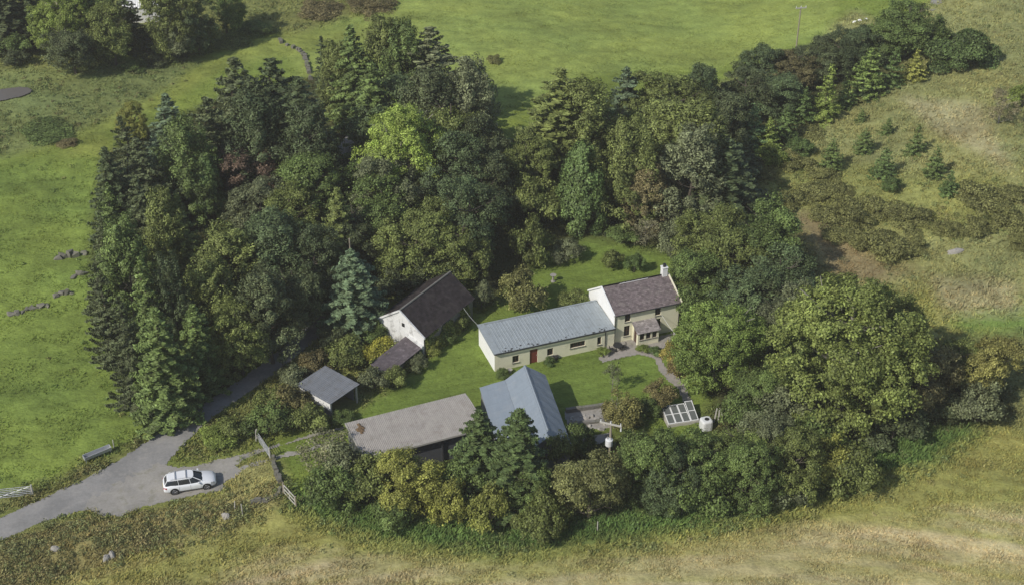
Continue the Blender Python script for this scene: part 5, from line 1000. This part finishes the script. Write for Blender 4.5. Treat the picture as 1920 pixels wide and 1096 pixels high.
T += [
 # right block
 ('bush', 1270, 425, 80, 4, GG, 'grey-green shrub at the back right corner of the back lawn', 'thicket right of the farmhouse'),
 ('broad', 1330, 395, 140, 8, OL, 'olive tree at the back of the right thicket', 'thicket right of the farmhouse'),
 ('broad', 1440, 398, 150, 9, MD, 'dark bushy tree at the top of the right thicket', 'thicket right of the farmhouse'),
 ('broad', 1385, 440, 150, 8, OL, 'broad olive tree in the upper right thicket', 'thicket right of the farmhouse'),
 ('broad', 1310, 470, 120, 7, MD, 'green tree right of the farmhouse chimney', 'thicket right of the farmhouse'),
 ('broad', 1468, 470, 150, 9, BG, 'blue-green tree throwing a dark shadow on the bare patch', 'thicket right of the farmhouse'),
 ('broad', 1400, 510, 140, 8, BG, 'blue-green tree behind the bright green lawn tree', 'thicket right of the farmhouse'),
 ('broad', 1480, 545, 130, 8, GG, 'grey-green tree between the lawn tree and the big ash', 'thicket right of the farmhouse'),
 ('bush', 1305, 545, 80, 4.5, MD, 'green bush close to the right gable of the farmhouse', 'thicket right of the farmhouse'),
 ('bigbroad', 1352, 568, 165, 10, (.095, .135, .045), 'bright green tree beside the garden path and cold frame', None),
 ('bush', 1292, 612, 60, 3, BR, 'light green shrub at the left of the bright path tree', 'garden shrubs by the path'),
 ('bush', 1268, 645, 55, 2.4, (.15, .135, .05), 'yellow-orange shrub in the bend of the garden path', 'garden shrubs by the path'),
 ('bush', 1278, 675, 50, 2, (.13, .11, .06), 'brown-green shrub below the yellow-orange one', 'garden shrubs by the path'),
 ('bigbroad', 1608, 545, 268, 14.5, (.10, .125, .046), 'very large spreading tree with bare grey twigs showing', None),
 ('broad', 1690, 560, 130, 10, OL, 'olive tree behind the right of the very large tree', 'trees at the right end of the thicket'),
 ('broad', 1735, 640, 130, 8, (.09, .085, .05), 'brownish thin tree right of the very large tree', 'trees at the right end of the thicket'),
 ('broad', 1800, 640, 110, 6, OL, 'low olive tree in the gap before the rightmost tree', 'trees at the right end of the thicket'),
 ('broad', 1872, 635, 110, 8, (.12, .12, .05), 'yellowish tree farthest right in the hedge', 'trees at the right end of the thicket'),
 ('bush', 1845, 730, 90, 4, GG, 'grey-green bush at the right end of the dark hollow', 'trees at the right end of the thicket'),
 ('bush', 1760, 735, 110, 2.5, DK2, 'dark low bush in the hollow right of the very large tree', 'trees at the right end of the thicket'),
 ('bush', 1680, 780, 130, 3, DK2, 'dark bush under the right side of the very large tree', 'front hedge'),
 ('broad', 1440, 690, 110, 5.5, (.07, .10, .04), 'green tree filling the hollow left of the very large tree', 'trees at the right end of the thicket'),
 ('bush', 1475, 745, 110, 4.5, GG, 'grey-green bush at the left foot of the very large tree', 'trees at the right end of the thicket'),
 ('bush', 1395, 748, 90, 4, MD, 'green bush right of the leaning posts', 'trees at the right end of the thicket'),
 ('bush', 1540, 790, 110, 4, MD, 'green bush under the front of the very large tree', 'trees at the right end of the thicket'),
 ('broad', 1500, 640, 110, 8, MD, 'green tree between the bright path tree and the very large tree', 'thicket right of the farmhouse'),
 # front hedge, left to right
 ('wispy', 605, 812, 100, 4.4, (.12, .125, .09), 'silvery twiggy bush left of the long shed', 'front hedge'),
 ('bush', 650, 838, 95, 4.6, GG, 'grey-green bush at the lower left corner of the long shed', 'front hedge'),
 ('bush', 625, 880, 110, 4, MD, 'green bush at the left end of the front hedge', 'front hedge'),
 ('bush', 695, 868, 90, 4.4, OL, 'olive bush in front of the left end of the long shed', 'front hedge'),
 ('broad', 768, 855, 120, 6, YG, 'large yellow-green willow-like bush before the long shed', 'front hedge'),
 ('bush', 842, 905, 80, 4.6, YG, 'yellow-green bush in front of the spruce pair, left one', 'front hedge'),
 ('bush', 918, 925, 80, 4.2, (.125, .14, .048), 'yellow-green bush in front of the spruce pair, right one', 'front hedge'),
 ('spruce', 900, 776, 118, 9.0, (.044, .066, .030), 'left and lower of two full spruces before the sheds', 'spruces before the sheds'),
 ('spruce', 962, 768, 128, 10.4, (.044, .066, .030), 'right and taller of two full spruces before the sheds', 'spruces before the sheds'),
 ('broad', 985, 868, 100, 5.5, MD, 'green hedge tree at the foot of the taller front spruce', 'front hedge'), ('bush', 875, 880, 90, 4.5, MD, 'green bush at the foot of the lower front spruce', 'front hedge'),
 ('bush', 1045, 815, 70, 4.2, OL, 'olive bush against the near end of the blue shed', 'front hedge'),
 ('bush', 1030, 925, 80, 4.4, OL, 'olive bush low in front of the brown-green hedge tree', 'front hedge'),
 ('broad', 1108, 852, 140, 7.4, (.088, .096, .048), 'brown-green rounded hedge tree below the transformer pole', 'front hedge'),
 ('bush', 1085, 800, 60, 3, MD, 'green bush at the foot of the yard', 'front hedge'),
 ('broad', 1226, 812, 112, 8, MD, 'green hedge tree right of the transformer pole', 'front hedge'),
 ('broad', 1262, 840, 110, 7, BG, 'blue-green hedge tree right of the pole, lower one', 'front hedge'),
 ('bush', 1200, 858, 60, 3.8, GR, 'green bush immediately right of the pole', 'front hedge'),
 ('broad', 1328, 820, 110, 7, MD, 'green hedge tree below the white tank', 'front hedge'),
 ('broad', 1385, 790, 110, 7, (.10, .13, .05), 'lighter green hedge tree right of the leaning posts', 'front hedge'),
 ('broad', 1440, 770, 110, 7, GG, 'grey-green hedge tree under the bright path tree', 'front hedge'),
 ('broad', 1420, 840, 110, 7, MD, 'green hedge tree in front of the lighter green one', 'front hedge'),
 ('broad', 1500, 815, 120, 7, OL, 'olive hedge tree left of the yellowing bush', 'front hedge'),
 ('bush', 1555, 830, 80, 4.5, YG, 'yellowing bush at the foot of the very large tree', 'front hedge'),
 ('bush', 1600, 848, 110, 4.4, OL, 'olive bush right of the yellowing bush', 'front hedge'),
 ('bush', 1350, 880, 110, 4, MD, 'low green bush at the field edge below the tank', 'front hedge'),
 ('bush', 1470, 880, 100, 3.6, GG, 'low grey-green bush at the field edge left of the yellowing bush', 'front hedge'),
 ('bush', 1285, 900, 90, 4, MD, 'low green bush at the field edge, middle of the hedge', 'front hedge'),
 ('bush', 1010, 960, 90, 3, OL, 'lowest olive bush at the field edge under the spruces', 'front hedge'),
 ('bush', 735, 940, 90, 2.6, MD, 'low green bush at the field edge under the yellow willow-like bush', 'front hedge'),
 # garden
 ('wispy', 1155, 735, 62, 4.4, (.13, .125, .06), 'thin olive-yellow sapling above the transformer pole', 'garden saplings'),
 ('bush', 1170, 752, 74, 3, (.13, .13, .06), 'olive bush at the right end of the yard', 'garden saplings'),
 ('wispy', 1150, 676, 34, 3.8, GG, 'spindly young tree in the middle of the front lawn', 'garden saplings'),
 ('bush', 1238, 722, 56, 2.6, (.11, .10, .055), 'round brownish bush above the cold frame', 'garden saplings'),
 ('bush', 1216, 752, 50, 2, MD, 'green bush between the round brownish bush and the yard', 'garden saplings'),
 ('bush', 1030, 672, 24, .7, GR, 'small green plant at the wall right of the red door', 'plants along the long range'),
 ('bush', 943, 695, 26, .8, MD, 'small dark green plant at the wall below the left window', 'plants along the long range'),
 ('bush', 1131, 654, 26, .8, BR, 'small light green plant at the left end of the patio', 'plants along the long range'),
 ('bush', 1206, 647, 26, .7, BR, 'small light green plant in front of the porch windows', 'plants along the long range'),
 ('bush', 1228, 652, 28, .9, GR, 'green plant at the right corner of the porch', 'plants along the long range'),
 # left garden scrub
 ('bush', 702, 640, 74, 2.4, YO, 'yellow-green climber clump at the left of the lean-to', 'scrub round the garage'),
 ('bush', 722, 648, 46, 2.2, YG, 'yellow bush at the near corner of the lean-to', 'scrub round the garage'),
 ('bush', 784, 668, 36, 1.8, GG, 'grey-green bush on the lawn side of the lean-to', 'scrub round the garage'),
 ('bush', 812, 640, 34, 1.6, (.13, .15, .05), 'low hedge bush at the near corner of the old barn side', 'hedge along the old barn'), ('bush', 838, 618, 34, 1.6, MD, 'low hedge bush at the middle of the old barn side', 'hedge along the old barn'), ('bush', 862, 596, 34, 1.8, OL, 'low hedge bush at the far end of the old barn side', 'hedge along the old barn'),
 ('bush', 700, 690, 60, 2.4, GG, 'grey-green bush at the right of the small garage', 'scrub round the garage'),
 ('bush', 738, 690, 50, 2.2, OL, 'olive bush between the garage and the lean-to', 'scrub round the garage'),
 ('bush', 640, 640, 80, 3, OL, 'olive bush behind the small garage', 'scrub round the garage'),
 ('bush', 690, 600, 60, 3, MD, 'green bush right of the blue spruce foot', 'scrub round the garage'),
 ('bush', 628, 625, 70, 2.6, DK2, 'dark bush between the lane and the garage', 'scrub round the garage'),
 ('bush', 590, 668, 70, 2.2, BN, 'brown-green bush beside the shaded lane', 'scrub round the garage'),
 ('bush', 556, 696, 66, 2.8, GG, 'grey-green bush on the lane side of the garage', 'scrub round the garage'),
 ('bush', 506, 735, 60, 2.8, OL, 'olive bush at the lane bend', 'scrub round the garage'),
 ('bush', 535, 725, 90, 3.6, (.10, .095, .05), 'brownish bush left of the garage side panel', 'scrub round the garage'),
 ('bush', 570, 765, 80, 2.6, OL, 'olive bush under the garage side panel', 'scrub round the garage'),
 ('bush', 500, 765, 90, 2.8, MD, 'green bush above the drive gate', 'scrub round the garage'),
 ('bush', 640, 775, 44, 1.2, MD, 'low green bush at the near garage post', 'scrub round the garage'),
 ('bush', 605, 782, 40, 1.2, MD, 'low green bush left of the near garage post', 'scrub round the garage'),
 ('bush', 408, 806, 70, 1.5, BR, 'light green bramble in the fork of lane and drive', 'scrub round the garage'),
 ('bush', 436, 790, 60, 1.8, OL, 'olive bramble right of the light green one in the fork', 'scrub round the garage'),
 # top left trees
 ('bigbroad', 112, -14, 120, 9.5, BR, 'yellow-green topped large tree at the top left', 'trees round the far cottage'),
 ('spruce', 40, -50, 100, 10.5, DK, 'dark tall conifer at the top left corner', 'trees round the far cottage'),
 ('spruce', -10, -40, 100, 10, DK2, 'dark conifer cut by the left edge at the top', 'trees round the far cottage'),
 ('broad', 200, 12, 90, 9, OL, 'rounded olive tree left of the white roofed cottage', 'trees round the far cottage'),
 ('broad', 125, 40, 90, 8, DK2, 'dark tree under the yellow-green topped one', 'trees round the far cottage'),
 ('spruce', 232, -40, 50, 11, DK, 'narrow dark conifer beside the white roof', 'trees round the far cottage'),
 ('broad', 170, -30, 80, 10, MD, 'green tree at the top edge left of the cottage', 'trees round the far cottage'),
 ('broad', 308, -25, 100, 11, OL, 'olive tree right of the white roofed cottage', 'trees round the far cottage'),
 ('broad', 360, -20, 90, 10, BG, 'blue-green tree second right of the cottage', 'trees round the far cottage'),
 ('broad', 330, 25, 80, 7, GG, 'grey-green tree in front of the olive one right of the cottage', 'trees round the far cottage'),
 ('broad', 372, 22, 60, 6, OL, 'slim pale stemmed tree at the right end of the far trees', 'trees round the far cottage'),
 ('broad', 415, -30, 80, 8, MD, 'green tree at the top edge, farthest right of the far trees', 'trees round the far cottage'),
 ('bush', 268, 52, 50, 4, DK2, 'dark bush below the white roofed cottage', 'trees round the far cottage'),
 ('bush', 26, 95, 50, 2.2, DK2, 'dark bush by the rough ground at the far left', 'low shrubs on the rough ground top left'),
 ('bush', 20, 70, 60, 3, MD, 'green bush under the corner conifers at the far left', 'low shrubs on the rough ground top left'),
 ('gorse', 300, 98, 70, 1.2, DK2, 'long dark low shrub on the far field boundary', 'low shrubs on the rough ground top left'),
 ('gorse', 245, 118, 60, 1.0, MD, 'green low shrub on the far boundary, left part', 'low shrubs on the rough ground top left'),
 ('gorse', 430, 72, 70, 1.0, OL, 'olive low shrub on the far boundary, right part', 'low shrubs on the rough ground top left'),
 ('gorse', 370, 80, 60, 1.0, MD, 'green low shrub on the far boundary, middle part', 'low shrubs on the rough ground top left'),
 ('gorse', 480, 45, 80, 1.4, MD, 'green shrub above the end of the broken drystone wall', 'low shrubs on the rough ground top left'),
 ('gorse', 600, 10, 90, 1.4, BN, 'brown shrub patch at the top edge near the meadow', 'low shrubs on the rough ground top left'),
 ('gorse', 690, 2, 90, 1.2, BN, 'brown shrub patch at the top edge, right one', 'low shrubs on the rough ground top left'),
 ('gorse', 128, 262, 40, .7, BN, 'tiny low bush on the meadow left of the wood', 'low shrubs on the rough ground top left'),
 ('gorse', 90, 240, 110, .8, MD, 'low green patch at the lower edge of the rough ground', 'low shrubs on the rough ground top left'),
]
for t in T: tree(*t)

def ivy(parent, pts, nrm, n, seed, col, name='ivy', leaf=.2):
    g = np.random.default_rng(seed); a, b, c, d = [np.array(p, float) for p in pts]; u, v = g.random((2, n)); blob = np.clip(.6 + 1.6 * vn(u * 9 + seed, v * 4), 0, 1); k = g.random(n) < blob + (v < .5) * .5; u, v = u[k, None], v[k, None]
    P = (a * (1 - u) + b * u) * (1 - v) + (d * (1 - u) + c * u) * v + np.array(nrm) * (.05 + .45 * g.random((len(u), 1)) ** 2 * (1.3 - v))
    V, Q, tn = cards(P, np.array(nrm) + .8 * g.normal(size=(len(u), 3)), leaf, g, vtone(len(u), g)); o = bpy.data.objects.new(name, npmesh(name, V, Q, M['leaf'], tone=tn)); COL.objects.link(o); o.parent = parent; o.color = (*col, 1)
ivy(IVY[0], [(.2, -.02, 0), (7.6, -.02, 0), (7.6, -.02, 2.62), (.2, -.02, 2.62)], (0, -1, 0), 9000, 3, (.26, .30, .08))
ivy(IVY[0], [(-6.0, 2.15, 0), (-1.2, 2.15, 0), (-1.2, 2.1, 2.2), (-6.0, 2.0, 2.35)], (0, .9, .5), 4200, 4, (.28, .32, .08), 'creeper')
ivy(IVY[0], [(-6.0, .2, 0), (-6.0, 2.2, 0), (-5.8, 2.2, 2.3), (-5.8, .2, 1.6)], (-1, 0, .4), 1500, 5, (.22, .25, .06), 'creeper')
ivy(IVY[0], [(-5.9, .2, 0), (-.1, .2, 0), (-.1, .2, 1.4), (-5.9, .2, 1.4)], (0, -1, 0), 1800, 6, (.14, .18, .06), 'ivy')
# ------------------------------------------------------------------ grass tufts and low ground cover
def matvc(name, rough=.9, trans=.15):
    m, nt, b = newmat(name); a = nt.nodes.new('ShaderNodeAttribute'); a.attribute_name = 'zcol'; nt.links.new(a.outputs['Color'], b.inputs['Base Color']); b.inputs['Roughness'].default_value = rough; b.inputs['Specular IOR Level'].default_value = .15
    t = nt.nodes.new('ShaderNodeBsdfTranslucent'); nt.links.new(a.outputs['Color'], t.inputs[0]); mx = nt.nodes.new('ShaderNodeMixShader'); mx.inputs[0].default_value = trans
    nt.links.new(b.outputs[0], mx.inputs[1]); nt.links.new(t.outputs[0], mx.inputs[2]); nt.links.new(mx.outputs[0], nt.nodes['Material Output'].inputs[0]); return m
def clearpts(x, y, z, m=6):
    px, py, Z = pj(x, y, z); k = (px > -60) & (px < 1980) & (py > -60) & (py < 1150)
    for P in (ROAD, APRON, [(1056, 772), (1132, 762), (1150, 800), (1140, 830), (1076, 836)], [(-60, 172), (0, 170), (40, 164), (62, 172), (45, 186), (0, 194), (-60, 198)], [(1120, 660), (1275, 622), (1228, 672), (1165, 668)], [(1236, 660), (1250, 660), (1262, 700), (1292, 720), (1302, 760), (1280, 762), (1272, 730), (1240, 700)]): k &= ~inpoly(px, py, P)
    for ox, oy, a, l, w_ in ((10.479, 120.841, .344, 7.4, 6.9), (-1.739, 115.988, .351, 13, 4.9), (-13.212, 98.875, .393, 11.9, 5.6), (-.864, 99.714, .203, 6.3, 10.7), (-8.906, 118.206, .975, 8.5, 5.8), (-17.28, 107.975, .884, 3.8, 4.5)):
        u = (x - ox) * math.cos(a) + (y - oy) * math.sin(a); v = -(x - ox) * math.sin(a) + (y - oy) * math.cos(a); k &= ~((u > -.05) & (u < l) & (v > -.05) & (v < w_))
    return k
g = np.random.default_rng(99); n = 420000
y = 84 + (224 - 84) * g.random(n) ** 1.25; x = (g.random(n) * 2 - 1) * (y * .47 + 4); z = hgt(x, y); k = clearpts(x, y, z); x, y, z = x[k], y[k], z[k]
col, th, td, gd = zone(x, y); clump = np.clip(.5 + 1.2 * fbm(x / 1.6, y / 1.6, 3), 0, 1); k = g.random(len(x)) < td / 6 * (.35 + 1.1 * clump); x, y, z, col, th = x[k], y[k], z[k], col[k], th[k]
n = len(x); hb_ = th * (.55 + .9 * g.random(n)); V = []; C = []
lo = gcolor(x, y, col) * (.93 + .45 * g.random(n) * np.clip(th * 4, .3, 1.2))[:, None] * (1 + (g.random(n)[:, None] - .4) * np.array([.22, .05, -.05]))
for b_ in range(3):
    a = g.random(n) * 6.283; w_ = (.06 + .35 * th) * (.6 + .8 * g.random(n)); dx, dy = np.cos(a) * w_ / 2, np.sin(a) * w_ / 2; ln = (g.random((n, 2)) - .5) * hb_[:, None] * 2.0 + hb_[:, None] * np.array([.25, .15]); ox, oy = (g.random((2, n)) - .5) * .25
    V.append(np.stack([np.stack([x + ox - dx, y + oy - dy, z], 1), np.stack([x + ox + dx, y + oy + dy, z], 1), np.stack([x + ox + ln[:, 0], y + oy + ln[:, 1], z + hb_], 1)], 1)); C.append(lo * (.8 + .4 * g.random(n))[:, None])
V = np.concatenate(V).reshape(-1, 3); C = np.concatenate(C); Q = np.arange(len(V)).reshape(-1, 3)
me = npmesh('grass_tufts', V, Q, matvc('grass_blades'), col=C); o = bpy.data.objects.new('grass_tufts', me); COL.objects.link(o)
tag(o, 'grass tufts growing over the meadows, lawn, hillside and stubble field', 'grass', kind='stuff')
n = 75000; y = 84 + (224 - 84) * g.random(n) ** 1.2; x = (g.random(n) * 2 - 1) * (y * .47 + 4); z = hgt(x, y); k = clearpts(x, y, z); x, y, z = x[k], y[k], z[k]
col, th, td, gd = zone(x, y); cl = np.clip(.5 + 1.6 * fbm(x / 3.5 + 7, y / 3.5, 3), 0, 1); k = g.random(len(x)) < gd * 2.2 * cl * 1.3; x, y, z, col = x[k], y[k], z[k], col[k]; n = len(x); print('clumps', n)
r_ = .28 + .5 * g.random(n) ** 2; hh = r_ * (.5 + .6 * g.random(n)); m_ = 46; idx = np.repeat(np.arange(n), m_); q = rdir(len(idx), g); q[:, 2] = abs(q[:, 2]); P = np.stack([x, y, z], 1)[idx] + q * np.stack([r_, r_, hh], 1)[idx] * (.6 + .45 * g.random(len(idx)))[:, None]
pal = np.array([[.07, .11, .035], [.10, .13, .045], [.13, .12, .05], [.15, .115, .06], [.09, .12, .06], [.055, .08, .035]]); cc = pal[g.integers(0, 6, n)] * 1.0 + col * .8
V, Q, _ = cards(P, q + .6 * g.normal(size=q.shape), .17, g, None); C = cc[idx] * (.55 + .8 * g.random(len(idx)))[:, None]
me = npmesh('ground_cover', V, Q, matvc('weed_leaves'), col=C); o = bpy.data.objects.new('ground_cover', me); COL.objects.link(o)
tag(o, 'bramble, nettle and bracken cover on the banks, hedge bottoms and rough ground', 'ground cover', kind='stuff')


# ------------------------------------------------------------------ thin air haze
mb = MB(); mb.box((-440, -160, -14), 880, 1080, 106); hz = mb.build('haze', M['stone']); hz.data.materials.clear()
m = bpy.data.materials.new('haze'); m.use_nodes = True; nt = m.node_tree; nt.nodes.clear(); out = nt.nodes.new('ShaderNodeOutputMaterial'); v = nt.nodes.new('ShaderNodeVolumePrincipled')
v.inputs['Color'].default_value = (1, .95, .86, 1); v.inputs['Density'].default_value = .0003; v.inputs['Anisotropy'].default_value = .1; nt.links.new(v.outputs[0], out.inputs['Volume']); hz.data.materials.append(m); hz['kind'] = 'stuff'; hz['label'] = 'thin pale air haze over the whole valley'; hz['category'] = 'haze'
